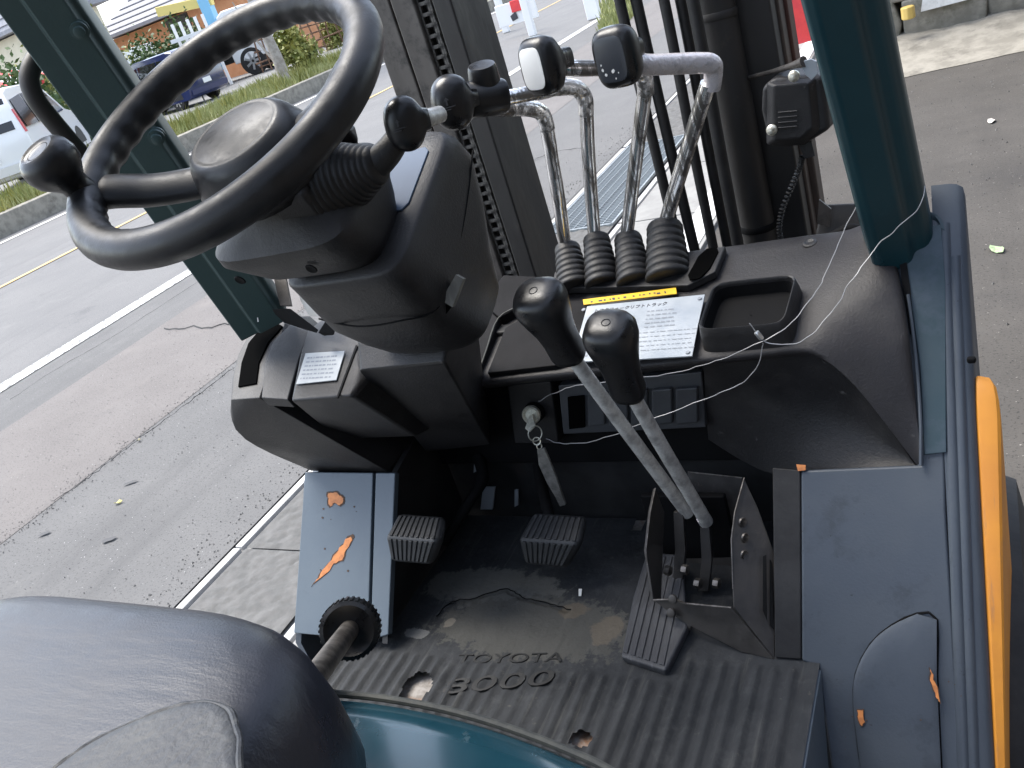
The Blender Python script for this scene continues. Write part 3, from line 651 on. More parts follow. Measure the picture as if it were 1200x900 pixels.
# ---- overhead guard pillars
def pillar(name, pts, wx, wy, m, xdir, prof_e=5, ridge=None):
    return pts
def post(name, p0, p1, prof, xd, m, parent, **k):             # prof: (across, depth) loop swept from p0 to p1
    p0, p1 = V(p0), V(p1); d = (p1 - p0).normalized(); X = V(xd); X = (X - d * X.dot(d)).normalized(); Y = d.cross(X)
    return loft(name, [[p + X * a + Y * b for a, b in prof] for p in (p0, p0.lerp(p1, .5), p1)], m, parent, **k)
rp0, rp1 = A(1053, 275, x=.560), A(990, 0, x=.546)
rd = (rp1 - rp0).normalized(); rp0b = rp0 - rd * .022; rp1b = rp1 + rd * .75
profR = [(-.040, -.034), (-.030, -.042), (.004, -.042), (.012, -.032), (.026, -.032), (.036, -.024), (.040, -.010), (.040, .036), (.030, .042), (-.034, .042), (-.040, .036)]
pr = post('guard_pillar', rp0b, rp1b, profR, (1, .25, 0), MT['teal'], fk, bevel=.004, seg=3, sharp=50)
lp0, lp1 = A(303, 365, x=-.360), A(48, 0, x=-.315)
ld = (lp1 - lp0).normalized(); lp0b = lp0 - ld * .012; lp1b = lp1 + ld * .65
profL = [(-.042, -.02), (-.042, -.038), (-.012, -.038), (-.010, -.044), (.030, -.044), (.034, -.034), (.0405, -.034), (.042, -.03), (.042, .03), (-.042, .03)]
plr = post('guard_pillar', lp0b, lp1b, profL, (.75, .66, 0), MT['teal_dull'], fk, bevel=.0025, sharp=50)
tag(plr, 'dull green guard pillar with bolts and a grab handle'); tag(pr, 'glossy dark teal guard pillar with a pressed ridge')
XL = V((.75, .66, 0)); XL = (XL - ld * XL.dot(ld)).normalized(); fL = -ld.cross(XL)
for px, py in ((93, 35), (183, 160)):
    p = AP(px, py, lp0 + fL * .044, fL)
    k_ = lathe('bolt', p - fL * .004, fL, [(0, .012), (.003, .012), (.004, .0105), (.010, .0105), (.0105, .007), (.016, .0065), (.017, .004)], MT['teal_dull'], plr, n=14)
hd = [A(75, 40, x=-.345), A(52, 55, x=-.36), A(35, 85, x=-.365), A(40, 112, x=-.365), A(62, 142, x=-.365), (A(100, 186, x=-.365)), A(122, 212, x=-.362)]
tube('grab_handle', hd, .0118, MT['steel'], plr, n=14, sm=7)
slab('pillar_sticker', [A(296, 374, y=.935), A(302, 372, y=.935), A(303, 377, y=.935), A(297, 379, y=.935)], .001, MT['white'], fk)
# overhead guard roof carried by the pillars (unseen above the frame, added to shade the cab)
gz = rp1b.z - .02; gy = (rp1b.y + lp1b.y) / 2
gr_ = box('guard_roof', (FX, gy, gz), (.96, .09, .07), MT['teal'], fk, bevel=.01)
box('guard_roof', (FX, gy - 1.25, gz), (.96, .09, .07), MT['teal'], fk, bevel=.01)
for sx in (-.46, .46): box('guard_side_bar', (FX + sx, gy - .62, gz), (.07, 1.25, .07), MT['teal'], gr_, bevel=.01)
for k in range(9): box('guard_bar', (FX - .37 + k * .0925, gy - .62, gz), (.055, 1.18, .03), MT['teal'], gr_, bevel=.006)
for sx in (-.46, .46): box('rear_guard_pillar', (FX + sx, gy - 1.25, gz / 2 + .45), (.08, .08, gz - .95), MT['teal'], fk, bevel=.01)
# brackets at the foot of the left pillar
hull('pillar_bracket', [A(318, 362, y=.93), A(340, 361, y=.93), A(374, 387, y=.92), A(372, 391, y=.92), A(334, 379, y=.94), A(322, 368, y=.95)], MT['black'], fk, bevel=.002)
hull('pillar_bracket', [A(372, 390, y=.92), A(384, 371, y=.93), A(395, 374, y=.93), A(392, 393, y=.92), A(380, 394, y=.94)], MT['black'], fk, bevel=.002)
slab('bracket_strap', [A(320, 322, y=1.0), A(334, 322, y=1.0), A(341, 358, y=.96), A(328, 358, y=.96)], .004, MT['mast_grey'], fk)
slab('bracket_strap', [A(345, 322, y=1.02), A(352, 335, y=1.0), A(367, 362, y=.97), A(384, 364, y=.96), A(383, 371, y=.955), A(362, 370, y=.965), A(352, 352, y=.99)], .004, MT['label_l'], fk)
# collar that the right pillar stands in
XX = V((1, .25, 0)); XX = (XX - rd * XX.dot(rd)).normalized(); YY = rd.cross(XX)
def crect(p, a, b): return [p + XX * (a * math.copysign(abs(math.cos(t)) ** .45, math.cos(t))) + YY * (b * math.copysign(abs(math.sin(t)) ** .45, math.sin(t))) for t in [2 * math.pi * (i + .5) / 24 for i in range(24)]]
cb = rp0 + XX * .012
lpth = spline([RP(1052, 262, .004), RP(1064, 252, .004), RP(1080, 247, .004), RP(1095, 250, .004), RP(1104, 258, .004), RP(1107, 270, .004)], 5)
lc_ = sum(lpth, V()) / len(lpth)
loft('pillar_collar', [[p, p + (lc_ - p).normalized() * .005, p + (lc_ - p).normalized() * .005 - V((0, -.01, .07)), p - V((0, -.01, .07))] for p in lpth], MT['teal_slate'], fk, sharp=50)
# ---- hydraulic levers
def knob_loft(name, face_c, d, up, prof, m, parent, e=3.2, n=32):
    d = V(d).normalized(); u = V(up); u = (u - d * u.dot(d)).normalized(); s = d.cross(u)
    return loft(name, [sloop(V(face_c) + d * t, s, u, a, b, e, n) for t, a, b in prof], m, parent, sharp=0)
KP = [(-.052, .0125, .0125), (-.040, .0135, .014), (-.033, .0150, .016), (-.027, .0215, .0245), (-.018, .0275, .0335), (-.008, .0295, .0365), (.001, .0285, .0355), (.007, .0245, .0310), (.0095, .0195, .0255), (.0098, .012, .018)]
def lever(base, top_s, rodpts, br, tr, rr, label=None):
    b0 = SH(*base, .010); b1 = A(*top_s, y=1.262)
    l = bellows('control_lever', b0 - NS * .004, b1, br, tr, 7, .055, MT['rubber'], fk)
    tag(l, label)
    lathe('boot_cap', b1 - (b1 - b0).normalized() * .002, b1 - b0, [(-.004, tr * 1.06), (.002, tr * 1.07), (.006, tr * 1.0), (.0085, tr * .72), (.012, rr * 1.25), (.013, rr)], MT['rubber'], l, n=20)
    return l
L1 = lever((673, 336), (665, 292), None, .0285, .0200, .0105, 'leftmost control lever with a rounded black knob bearing an arrow mark')
L2 = lever((706, 332), (699, 281), None, .0285, .0205, .0105, 'second control lever with a stubby black cylindrical grip')
L3 = lever((744, 331), (736, 281), None, .0290, .0210, .0105, 'third control lever whose black knob carries a white sticker')
L4 = lever((783, 327), (779, 268), None, .0345, .0265, .0110, 'rightmost control lever whose black knob carries a dark plate with white specks')
def film(l, pts, r, m='chrome', sm=6, nm='rod'):
    r = [q * 1.14 for q in r] if isinstance(r, list) else r * 1.14
    return tube(nm, pts, r, MT[m], l, n=16, sm=sm)
film(L1, [A(663, 292, y=1.262), A(655, 235, y=1.25), A(646, 180, y=1.24), A(640, 145, y=1.235), A(634, 131, y=1.225), A(620, 127, y=1.20), A(590, 128, y=1.16), A(560, 127, y=1.12), A(535, 125, y=1.08)], .0094)
film(L2, [A(697, 281, y=1.262), A(693, 230, y=1.26), A(689, 170, y=1.25), A(686, 118, y=1.245), A(678, 105, y=1.235), A(660, 102, y=1.21), A(625, 109, y=1.17), A(590, 115, y=1.14), A(560, 118, y=1.12)], .0092)
film(L3, [A(734, 281, y=1.262), A(740, 230, y=1.255), A(748, 165, y=1.245), A(756, 102, y=1.235), A(752, 86, y=1.225), A(735, 80, y=1.20), A(700, 80, y=1.16), A(668, 80, y=1.12), A(650, 80, y=1.10)], .0093)
film(L4, [A(778, 268, y=1.262), A(792, 220, y=1.25), A(812, 155, y=1.235), A(830, 98, y=1.22)], .0098)
film(L4, [A(834, 104, y=1.222), A(836, 84, y=1.218), A(833, 75, y=1.21), A(815, 74, y=1.19), A(790, 75, y=1.16), A(760, 76, y=1.12), A(745, 74, y=1.10)], [.0105, .0112, .0118, .012, .0118, .0115, .0110], 'film', nm='rod_sleeve')
film(L3, [A(757, 110, y=1.237), A(756, 98, y=1.233), A(752, 85, y=1.225), A(738, 80, y=1.205), A(715, 79, y=1.178)], [.0102, .0106, .011, .0106, .0102], 'crinkle', nm='rod_sleeve')
film(L2, [A(687, 135, y=1.247), A(686, 118, y=1.245), A(678, 105, y=1.235), A(660, 102, y=1.21), A(630, 108, y=1.175)], [.0098, .0104, .0108, .0106, .0102], 'crinkle', nm='rod_sleeve')
film(L1, [A(642, 152, y=1.236), A(639, 141, y=1.233), A(633, 131, y=1.225), A(619, 127, y=1.20), A(600, 127, y=1.17)], [.0098, .0104, .0108, .0104, .010], 'crinkle', nm='rod_sleeve')
# plain rounded knobs (levers 1 and 2)
def round_knob(c, d, a, b, L, m, parent, name='knob'):
    d = V(d).normalized(); prof = []
    for i in range(13):
        u = i / 12; th = math.pi * (.16 + .84 * u); s = math.sin(th) ** .75
        prof.append((-L * math.cos(th) , a * s, b * s))
    prof = [(-L * 1.25, .0105, .0105), (-L * .98, .012, .012)] + prof[1:-1] + [(L * 1.0, a * .18, b * .18)]
    u = V((0, 0, 1)); u = (u - d * u.dot(d)).normalized(); s_ = d.cross(u)
    return loft(name, [sloop(V(c) + d * t, s_, u, aa, bb, 2.5, 32) for t, aa, bb in prof], m, parent, sharp=0)
DA = V((-.75, -.62, .12)).normalized()
def arrow_mark(c, d, parent, m, s=.016):
    d = V(d).normalized(); u = V((0, 0, 1)); u = (u - d * u.dot(d)).normalized(); x = u.cross(d)
    def ap(a, b): return V(c) + x * a * s + u * b * s
    parts = []
    for pts in (((-.1, -.2), (.1, -.2), (.1, .3), (.3, .3), (0, .65), (-.3, .3), (-.1, .3)), ((-.8, -.35), (.8, -.35), (.8, -.48), (-.8, -.48)), ((-.8, -.6), (.3, -.6), (.3, -.72), (-.8, -.72))):
        q = [ap(*p) for p in pts]; n = len(q); parts.append((q + [p - d * .004 for p in q], [tuple(range(n))] + [(i, (i + 1) % n, n + (i + 1) % n, n + i) for i in range(n)]))
    vs, fs = join_geo(parts); return obj('moulded_mark', vs, fs, m, parent, smooth=False)
ka = A(474, 145, y=.765); kA = round_knob(ka, DA, .0195, .0275, .0200, MT['gloss'], dirl)
dka = (CAM + V((-.3, 0, 0)) - ka).normalized(); arrow_mark(ka + dka * .0213, dka, dirl, MT['mark'], .0082)
tube('knob_neck', [ka, A(492, 141, y=.78), A(506, 137, y=.80), A(516, 134, y=.815)], [.010, .0098, .0092, .0088], MT['rod'], dirl, n=14, sm=3)
kbp = A(530, 120, y=1.03); kB = round_knob(kbp, DA, .0270, .0355, .0270, MT['gloss'], L1)
dkb = (CAM + V((-.3, 0, 0)) - kbp).normalized(); arrow_mark(kbp + dkb * .0295, dkb, L1, MT['mark'], .0115)
bq0, bq1 = A(538, 119, y=1.055), A(593, 112, y=1.10); bqd = bq1 - bq0
lathe('knob', bq0, bqd, [(0, .0215), (.004, .0240), (bqd.length * .6, .0238), (bqd.length * .92, .0232), (bqd.length * .985, .0212), (bqd.length, .017), (bqd.length, .008)], MT['gloss'], L2, n=32)
tq0, tq1 = A(571, 110, y=1.088), A(564, 76, y=1.082); tqd = tq1 - tq0
lathe('thumb_rest', tq0, tqd, [(0, .0225), (tqd.length * .5, .0210), (tqd.length * .9, .0195), (tqd.length, .0178), (tqd.length * 1.01, .015), (tqd.length * 1.0, .004)], MT['gloss'], L2, n=32)
DC = V((-.42, -.90, .05)); DD = V((-.22, -.97, .03))
kc = A(630, 79, y=1.06); kC = knob_loft('knob', kc, DC, (0, 0, 1), KP, MT['gloss'], L3)
def plate(name, c, d, a, b, t, m, parent):
    d = V(d).normalized(); u = V((0, 0, 1)); u = (u - d * u.dot(d)).normalized(); s = d.cross(u)
    return loft(name, [sloop(V(c) + d * t, s, u, a, b, 4, 24), sloop(V(c) + d * (t + .0012), s, u, a, b, 4, 24), sloop(V(c) + d * (t + .0016), s, u, a * .93, b * .95, 4, 24)], m, parent)
plate('sticker', kc, DC, .0195, .0255, .0085, MT['white'], L3)
kd = A(720, 68, y=1.06); kD = knob_loft('knob', kd, DD, (0, 0, 1), KP, MT['gloss'], L4)
MT['kplate'] = mat('dark_knob_plate', (.05, .055, .065), .3, bump=.05)
plate('knob_plate', kd, DD, .0205, .0265, .0085, MT['kplate'], L4)
d_ = DD.normalized(); u_ = V((0, 0, 1)); u_ = (u_ - d_ * u_.dot(d_)).normalized(); s_ = u_.cross(d_)
spk = []
for a, b, r in ((-.014, -.004, .0011), (-.013, -.010, .0016), (-.010, -.016, .0018), (.001, -.013, .0022), (.008, -.016, .0010), (.003, -.022, .0010)):
    q = [kd + d_ * .0102 + s_ * (a + r * math.cos(t) * random.uniform(.6, 1.2)) + u_ * (b + r * 1.3 * math.sin(t) * random.uniform(.6, 1.2)) for t in [i * math.pi / 3 for i in range(6)]]
    spk.append((q + [p + d_ * .0006 for p in q], [tuple(range(6)), tuple(range(6, 12))] + [(i, (i + 1) % 6, 6 + (i + 1) % 6, 6 + i) for i in range(6)]))
vs, fs = join_geo(spk); obj('paint_specks', vs, fs, MT['white'], L4, smooth=False)
# ---- two long levers in front of the dash, in their open bracket
def long_lever(ktop, kbot, rodbot, ytop, ybot, label, kw, nmark):
    a = A(*ktop, y=ytop); b = A(*kbot, y=ytop + .03); c = A(*rodbot, y=ybot); d = (a - b).normalized(); L = (a - b).length
    l = tube('floor_lever', [b + d * .01, b.lerp(c, .3), b.lerp(c, .7), c], [.0094, .0096, .0096, .0094], MT['rod'], fk, n=16, sm=5); tag(l, label)
    u = V((0, -1, 0)); u = (u - d * u.dot(d)).normalized(); s = d.cross(u)
    prof = [(-.012, .017, .015), (-.004, .0185, .0165), (L * .25, .0180, .0170), (L * .5, .0195, .0190), (L * .75, .0232, .0230), (L * .95, .0262, .0255), (L * 1.1, .0262, .0252), (L * 1.2, .0228, .0218), (L * 1.25, .017, .016), (L * 1.27, .008, .008)]
    k = loft('grip', [sloop(b + d * t, s, u, aa * kw, bb * kw, 2.6, 32) for t, aa, bb in prof], MT['gloss'], l, sharp=0)
    tp = b + d * (L * 1.272)
    ring = []
    for i in range(24):
        t = 2 * math.pi * i / 24; ring.append(tp + s * (.005 * math.cos(t)) + u * (.005 * math.sin(t)) - u * -.002)
    tube('moulded_mark', ring, .0006, MT['lever_text'], l, n=5, closed=True)
    return l
G1 = long_lever((634, 355), (664, 410), (806, 602), .845, .985, 'long grey floor lever with a tall black grip, the left of the pair', 1.2, 0)
G2 = long_lever((716, 394), (735, 454), (828, 612), .835, .965, 'long grey floor lever with a tall black grip, the right of the pair', 1.17, 1)
lathe('rod_end', A(824, 606, y=.967), A(828, 612, y=.967) - A(740, 470, y=.87), [(0, .0102), (.012, .0104), (.014, .009)], MT['film'], G2, n=14)
brk = slab('lever_bracket', [A(872, 560, y=.995), A(861, 600, y=.95), A(857, 632, y=.92), A(860, 712, y=.862), A(908, 773, y=.835), A(910, 655, y=.92), A(888, 595, y=.98)], .004, MT['bracket'], fk, bevel=.0012)
slab('bracket_plate', [A(768, 572, y=.995), A(762, 600, y=.96), A(757, 645, y=.92), A(766, 704, y=.882), A(775, 706, y=.89), A(779, 600, y=1.0)], .004, MT['bracket'], brk, bevel=.0012)
slab('bracket_floor', [A(766, 704, y=.880), A(790, 703, y=.876), A(803, 708, y=.873), A(857, 713, y=.859), A(907, 773, y=.832), A(868, 764, y=.838), A(800, 729, y=.866)], .004, MT['bracket'], brk, nrm=(-.2, -.8, .5), bevel=.001)
tube('plate_edge', [A(766, 703, y=.878), A(792, 702, y=.874), A(803, 707, y=.871), A(857, 712, y=.857)], .0013, MT['edge'], brk, n=6)
tube('plate_edge', [A(768, 572, y=.993), A(762, 600, y=.958), A(757, 645, y=.918), A(759, 662, y=.908)], .0011, MT['edge'], brk, n=6)
tube('plate_edge', [A(872, 560, y=.993), A(861, 600, y=.948), A(857, 632, y=.918), A(859, 690, y=.878)], .0011, MT['edge'], brk, n=6)
slab('back_plate', [A(806, 553, y=1.06), A(870, 560, y=1.055), A(862, 716, y=.985), A(786, 716, y=.985)], .004, MT['bracket'], brk, bevel=.001)
tube('plate_edge', [A(806, 553, y=1.058), A(870, 560, y=1.053)], .0011, MT['edge'], brk, n=6)
box('bracket_back_shade', A(815, 640, y=1.02), (.13, .012, .20), MT['black'], fk)  # black box painting in the shade of the bracket's interior
for p in (((894, 652), (898, 650), (899, 728), (894, 716)), ((902, 655), (905, 660), (907, 738), (902, 733))):
    slab('bracket_slot', [A(p[0][0], p[0][1], y=.912), A(p[1][0], p[1][1], y=.912), A(p[2][0], p[2][1], y=.856), A(p[3][0], p[3][1], y=.862)], .002, MT['black'], brk)  # slot is a black slab, its shade painted in
for px, py, yy in ((870, 612, .945), (873, 630, .930), (872, 650, .915)):
    lathe('bracket_hole', A(px, py, y=yy), (1, -.6, .2), [(0, .007), (.002, .006), (.0005, .003)], MT['edge'], brk, n=12)
for px, py0, py1, l in ((795, 600, 688, G1), (826, 618, 693, G2)):
    slab('lever_arm', [A(px - 6, py0, y=.975), A(px + 5, py0, y=.975), A(px + 8, (py0 + py1) / 2, y=.955), A(px + 4, py1, y=.94), A(px - 8, py1, y=.94), A(px - 4, (py0 + py1) / 2, y=.955)], .008, MT['bracket'], l, bevel=.001)
for px, py in ((783, 668), (803, 667), (818, 683), (840, 683)):
    lathe('pivot_nut', A(px - 3, py, y=.935), (1, -.2, 0), [(0, .0075), (.008, .0075), (.009, .004)], MT['edge'], brk, n=6)
for px, py in ((789, 702), (787, 718), (806, 733)):
    lathe('bracket_bolt', A(px, py, y=.866), (-.2, -.8, .5), [(0, .007), (.003, .0065), (.004, .004)], MT['bracket'], brk, n=10)
MT['concrete_m'] = mat('bare_grey_steel_tab', (.36, .39, .42), .5)
# ---- pedals
def pedal(up, mid, low, ys, label):
    rows_ = [[A(*p, y=y) for p in r] for r, y in zip((up, mid, low), ys)]
    top = [rows_[0][0], rows_[0][1], rows_[1][1], rows_[2][1], rows_[2][0], rows_[1][0]]
    n = V((.1, -.72, .68)).normalized()
    o = hull('pedal', [q for r in rows_ for q in r] + [q - n * .018 for r in rows_ for q in r], MT['pedal'], fk, bevel=.008, seg=4); tag(o, label)
    for (a, b), m_, nn in (((0, 1), 9, V((0, -.45, .9))), ((1, 2), 9, V((0, -.95, .3)))):
        for k in range(m_):
            u0 = (k + .2) / m_; u1 = (k + .82) / m_; f0, f1 = .07, .93
            def q(u, v): return rows_[a][0].lerp(rows_[a][1], u).lerp(rows_[b][0].lerp(rows_[b][1], u), v)
            c = [q(u0 * .9 + .05, f0), q(u1 * .9 + .05, f0), q(u1 * .9 + .05, f1), q(u0 * .9 + .05, f1)]
            nn = nn.normalized()
            slab('tread_rib', [p + nn * .0020 for p in c], .005, MT['pedal'], o, nrm=nn, bevel=.0009)
    return o
P1 = pedal([(466, 602), (519, 606)], [(451, 629), (513, 634)], [(457, 657), (503, 661)], (.885, .840, .832), 'left pedal with a ribbed black rubber pad beside the blue cowl')
P2 = pedal([(624, 601), (686, 605)], [(607, 632), (679, 637)], [(614, 660), (662, 665)], (.985, .935, .928), 'middle pedal with a wide ribbed black rubber pad')
tube('pedal_arm', [A(520, 636, y=.98), A(535, 612, y=1.0), A(552, 585, y=1.03), A(566, 560, y=1.07), A(560, 535, y=1.10)], [.010, .009, .009, .011, .011], MT['black'], P1, n=10, sm=4)
tube('pedal_arm', [A(645, 612, y=.99), A(640, 590, y=1.02), A(635, 570, y=1.06), A(630, 545, y=1.10)], .010, MT['black'], P2, n=10, sm=4)
for q, nm in (([(566, 571), (580, 571), (577, 597), (563, 597)], 'bracket_tab'), ([(603, 574), (607, 574), (607, 592), (603, 594)], 'bracket_tab'), ([(587, 609), (612, 610), (611, 615), (588, 614)], 'bracket_tab'), ([(556, 531), (560, 531), (559, 552), (555, 554)], 'bracket_tab'), ([(545, 609), (585, 610), (585, 612), (545, 611)], 'bracket_tab'), ([(635, 565), (640, 565), (641, 575), (635, 575)], 'bracket_tab')):
    slab(nm, [A(*p, y=1.118) for p in q], .004, MT['concrete_m'], fk, nrm=(0, -1, .2))
na = V((0, -.10, 1)).normalized()
def AC(px, py, up=0): return AP(px, py, V((0, .80, .714)) + na * up, na)
ac = [AC(758, 645), AC(800, 650), AC(805, 735), AC(780, 786), AC(727, 769), AC(741, 700)]
acp = slab('accelerator_pedal', ac, .014, MT['pedal_grey'], fk, nrm=na, bevel=.004); tag(acp, 'long grooved accelerator pedal at the right under the lever bracket')
for k in range(6):
    u0, u1 = (k + .15) / 6, (k + .82) / 6
    lo_, hi_ = (AC(729, 764), AC(780, 781)), (AC(758, 650), AC(806, 655))
    q = [hi_[0].lerp(hi_[1], u0), hi_[0].lerp(hi_[1], u1), lo_[0].lerp(lo_[1], u1), lo_[0].lerp(lo_[1], u0)]
    slab('tread_rib', [p + na * .0018 for p in q], .004, MT['pedal_grey'], acp, nrm=na, bevel=.0008)
# ---- seat, hood and seat adjusting knob
def plan(cx, cy, a, b, e, z, n=64, tilt=0): return [V((p.x, p.y, z + tilt * (p.y - cy))) for p in sloop((cx, cy, 0), V((1, 0, 0)), V((0, 1, 0)), a, b, e, n)]
sc = (-.050, .102)
def seat():
    P_ = [(1.00, 1.00, 5), (1.04, 1.035, 5), (1.09, 1.035, 5), (1.130, 1.02, 5), (1.150, 1.0, 5), (1.163, .975, 4.8), (1.171, .94, 4.6), (1.176, .89, 4.2), (1.179, .80, 3.6), (1.180, .55, 2.8), (1.180, .2, 2.2)]
    return loft('seat', [plan(*sc, .262 * s, .283 * s, e, z + .014, tilt=.03) for z, s, e in P_], MT['seat'], fk, sharp=0)
st = seat()
pc = [(60, 905), (100, 876), (150, 850), (205, 830), (245, 823), (266, 833), (278, 858), (281, 900), (285, 960), (100, 980)]
pz = [A(*p, z=1.1985) for p in pc]
pzs = spline(pz + [pz[0]], 5)[:-1]; cc = sum(pzs, V()) / len(pzs)
loft('worn_patch', [[p - V((0, 0, .006)) for p in pzs], [p + V((0, 0, .0010)) for p in pzs], [cc + (p - cc) * .94 + V((0, 0, .0028)) for p in pzs], [cc + (p - cc) * .8 + V((0, 0, .003)) for p in pzs], [cc + (p - cc) * .3 + V((0, 0, .0036)) for p in pzs]], MT['patch'], st, sharp=0)
rsm = spline([p + V((0, 0, .0002)) for p in pz[:9]], 9)
rsm = [p + V((mnoise.noise(p * 45) * .003, mnoise.noise(p * 45 + V((9, 0, 0))) * .003, 0)) for p in rsm]
tube('raised_seam', rsm, [.0022 + .0016 * abs(mnoise.noise(p * 60)) for p in rsm], MT['patch'], st, n=8)
he = [A(396, 812, z=1.0), A(440, 816, z=1.0), (A(500, 826, z=1.0)), A(560, 841, z=1.0), A(620, 861, z=1.0), A(670, 881, z=1.0), A(705, 897, z=1.0), A(760, 930, z=1.0)]
hs = spline(he, 5); hs = [V((-.30, he[0].y, 1.0)), V((-.1, he[0].y, 1.0))] + hs + [V((.47, he[-1].y - .03, 1.0)), V((.47, .1, 1.0)), V((.47, -.45, 1.0)), V((-.30, -.45, 1.0))]
ch = V((.05, -.05, 1.0))
loft('hood', [[V((p.x, p.y - .01, .66)) for p in hs], [p + V((0, 0, -.012)) for p in hs], [ch + (p - ch) * .985 + V((0, 0, -.002)) for p in hs], [ch + (p - ch) * .93 + V((0, 0, .006)) for p in hs], [ch + (p - ch) * .75 + V((0, 0, .016)) for p in hs], [ch + (p - ch) * .4 + V((0, 0, .02)) for p in hs]], MT['hood'], fk, sharp=60)
MT['seal'] = mat('dusty_hood_seal', (.035, .038, .036), .7, col2=(.055, .057, .05), nscale=60, bump=.2)
tube('hood_seal', [p + V((0, .002, -.004)) for p in hs[1:-4]],   .0038, MT['seal'], fk, n=8)
box('seat_support', (0, .05, 1.015), (.40, .40, .03), MT['black'], fk)
k0, k1 = A(386, 770, y=.50), A(411, 736, y=.60)
dk = (k1 - k0).normalized()
AR = .036
ad = lathe('adjuster_knob', k1 - dk * .016, dk, [(.006, .016), (.004, .026), (.0, .031), (.002, AR), (.026, AR), (.029, AR * .9), (.030, .01)], MT['gloss'], fk, n=48)
for i in range(34):
    t = 2 * math.pi * i / 34; u = dk.orthogonal().normalized(); v = dk.cross(u); q = k1 - dk * .002 + (u * math.cos(t) + v * math.sin(t)) * AR
    box('knob_rib', q, (.003, .003, .023), MT['gloss'], ad, R=basis(dk, u * math.cos(t) + v * math.sin(t)), bevel=0)
tube('adjuster_shaft', [k0 - dk * .16, k0, k1 - dk * .004], [.013, .0125, .012], MT['edge'], fk, n=16)
box('adjuster_bracket', V((k0.x - .06, k0.y - .1, .80)), (.08, .10, .25), MT['grime'], fk)
# ---- mast
def mx(px, y, py=0): return A(px, py, y=y).x
def rail(name, px0, px1, y, dep, m, z0=.10, z1=2.5, py=0, **k):
    x0, x1 = mx(px0, y, py), mx(px1, y, py); return box(name, ((x0 + x1) / 2, y + dep / 2, (z0 + z1) / 2), (abs(x1 - x0), dep, z1 - z0), m, fk, bevel=.004, **k)
rail('mast_rail', 424, 455, 1.50, .14, MT['mast_grey'])
rail('mast_rail', 456, 484, 1.49, .12, MT['mast_grey'])
rail('mast_channel', 484, 506, 1.535, .05, MT['steel'])
rail('mast_rail', 505, 528, 1.48, .14, MT['steel'])
xc = (mx(487, 1.50) + mx(503, 1.50)) / 2; hw = abs(mx(503, 1.5) - mx(487, 1.5)) / 2
chn = box('lift_chain', (xc, 1.518, 1.40), (hw * .9, .01, 2.1), MT['steel'], fk, bevel=0)
lm = None
for i in range(66):
    z = .62 + i * .0190
    if lm is None:
        parts = []
        for dx, w_ in ((-.86, .28), (.52, .30), (.86, .30)): parts.append(box_geo((hw * dx, 0, 0), (hw * w_, .013, .0165)))
        parts.append(box_geo((0, -.003, .009), (hw * 2.0, .007, .0065)))
        vs, fs = join_geo(parts); lm = obj('chain_link', [V(v) + V((xc, 1.506, z)) for v in vs], fs, MT['chain'], chn, bevel=0, smooth=False); loc0 = lm.location.copy()
    else:
        c = lm.copy(); COL.objects.link(c); c.parent = chn; c.location = loc0 + V(((i % 2) * .0012, 0, z - .62))
# right hand side: hoses, cylinder and rails
for a, b, y in ((722, 736, 1.42), (741, 756, 1.43), (765, 779, 1.42), (784, 799, 1.44), (797, 814, 1.42)):
    x = (mx(a, y) + mx(b, y)) / 2; r = abs(mx(b, y) - mx(a, y)) / 2 * .92; s = (b % 5 - 2) * .004
    tube('hydraulic_hose', [(x, y, 2.4), (x, y, 1.9), (x + s, y, 1.5), (x + s * .5, y, 1.2), (x, y + .01, .9), (x, y + .03, .5)], r, MT['rubber'], fk, n=14, sm=5)
yc = 1.50; xcy = (mx(816, yc) + mx(861, yc)) / 2; rc = abs(mx(861, yc) - mx(816, yc)) / 2
cyl = lathe('lift_cylinder', (xcy, yc, .2), (0, 0, 1), [(0, rc), (2.3, rc), (2.31, rc * .7)], MT['steel'], fk, n=32)
for py in (26, 276):
    z = A(838 if py < 100 else 885, py, y=yc - rc).z; lathe('hose_clamp', (xcy, yc, z), (.03, .05, 1), [(0, rc * 1.03), (.001, rc * 1.05), (.011, rc * 1.05), (.012, rc * 1.03)], MT['black'] if py > 100 else MT['steel'], cyl, n=32)
rail('mast_rail', 858, 902, 1.52, .10, MT['steel'])
rail('mast_rail', 902, 912, 1.56, .10, MT['steel_brown'])
rail('mast_rail', 906, 922, 1.60, .05, MT['red_steel'], z0=1.24)
rail('mast_rail', 907, 925, 1.592, .05, MT['steel_brown'], z1=1.2385)
# lamp housing on the mast
lampf = [(892, 103), (905, 92), (950, 88), (964, 90), (972, 152), (940, 172), (901, 173), (891, 130)]
lh = hull('lamp_housing', [A(px, py, y=1.40) for px, py in lampf] + [A(px, py, y=1.40) + V((.01, .055, 0)) for px, py in lampf], MT['plastic'], fk, bevel=.008, seg=3)
hull('housing_cover', [A(px, py, y=1.388) for px, py in ((906, 100), (948, 97), (952, 150), (938, 163), (906, 165))] + [A(px, py, y=1.402) for px, py in ((897, 96), (957, 90), (963, 152), (942, 170), (897, 171))], MT['plastic'], lh, bevel=.004)
for k in range(4):
    a, b = A(912, 132 + 6 * k, y=1.3865), A(934, 130 + 6 * k, y=1.3865); tube('housing_rib', [a, b], .0014, MT['plastic'], lh, n=6)
for px, py in ((931, 89), (905, 152)):
    lathe('screw', A(px, py, y=1.385), (-.15, -1, .1), [(0, .0085), (.004, .0085), (.006, .006), (.012, .0045), (.013, .002)], MT['zinc'], lh, n=12)
slab('lamp_tab', [A(936, 170, y=1.42), A(951, 166, y=1.42), A(955, 183, y=1.42), A(943, 186, y=1.42)], .006, MT['plastic'], lh)
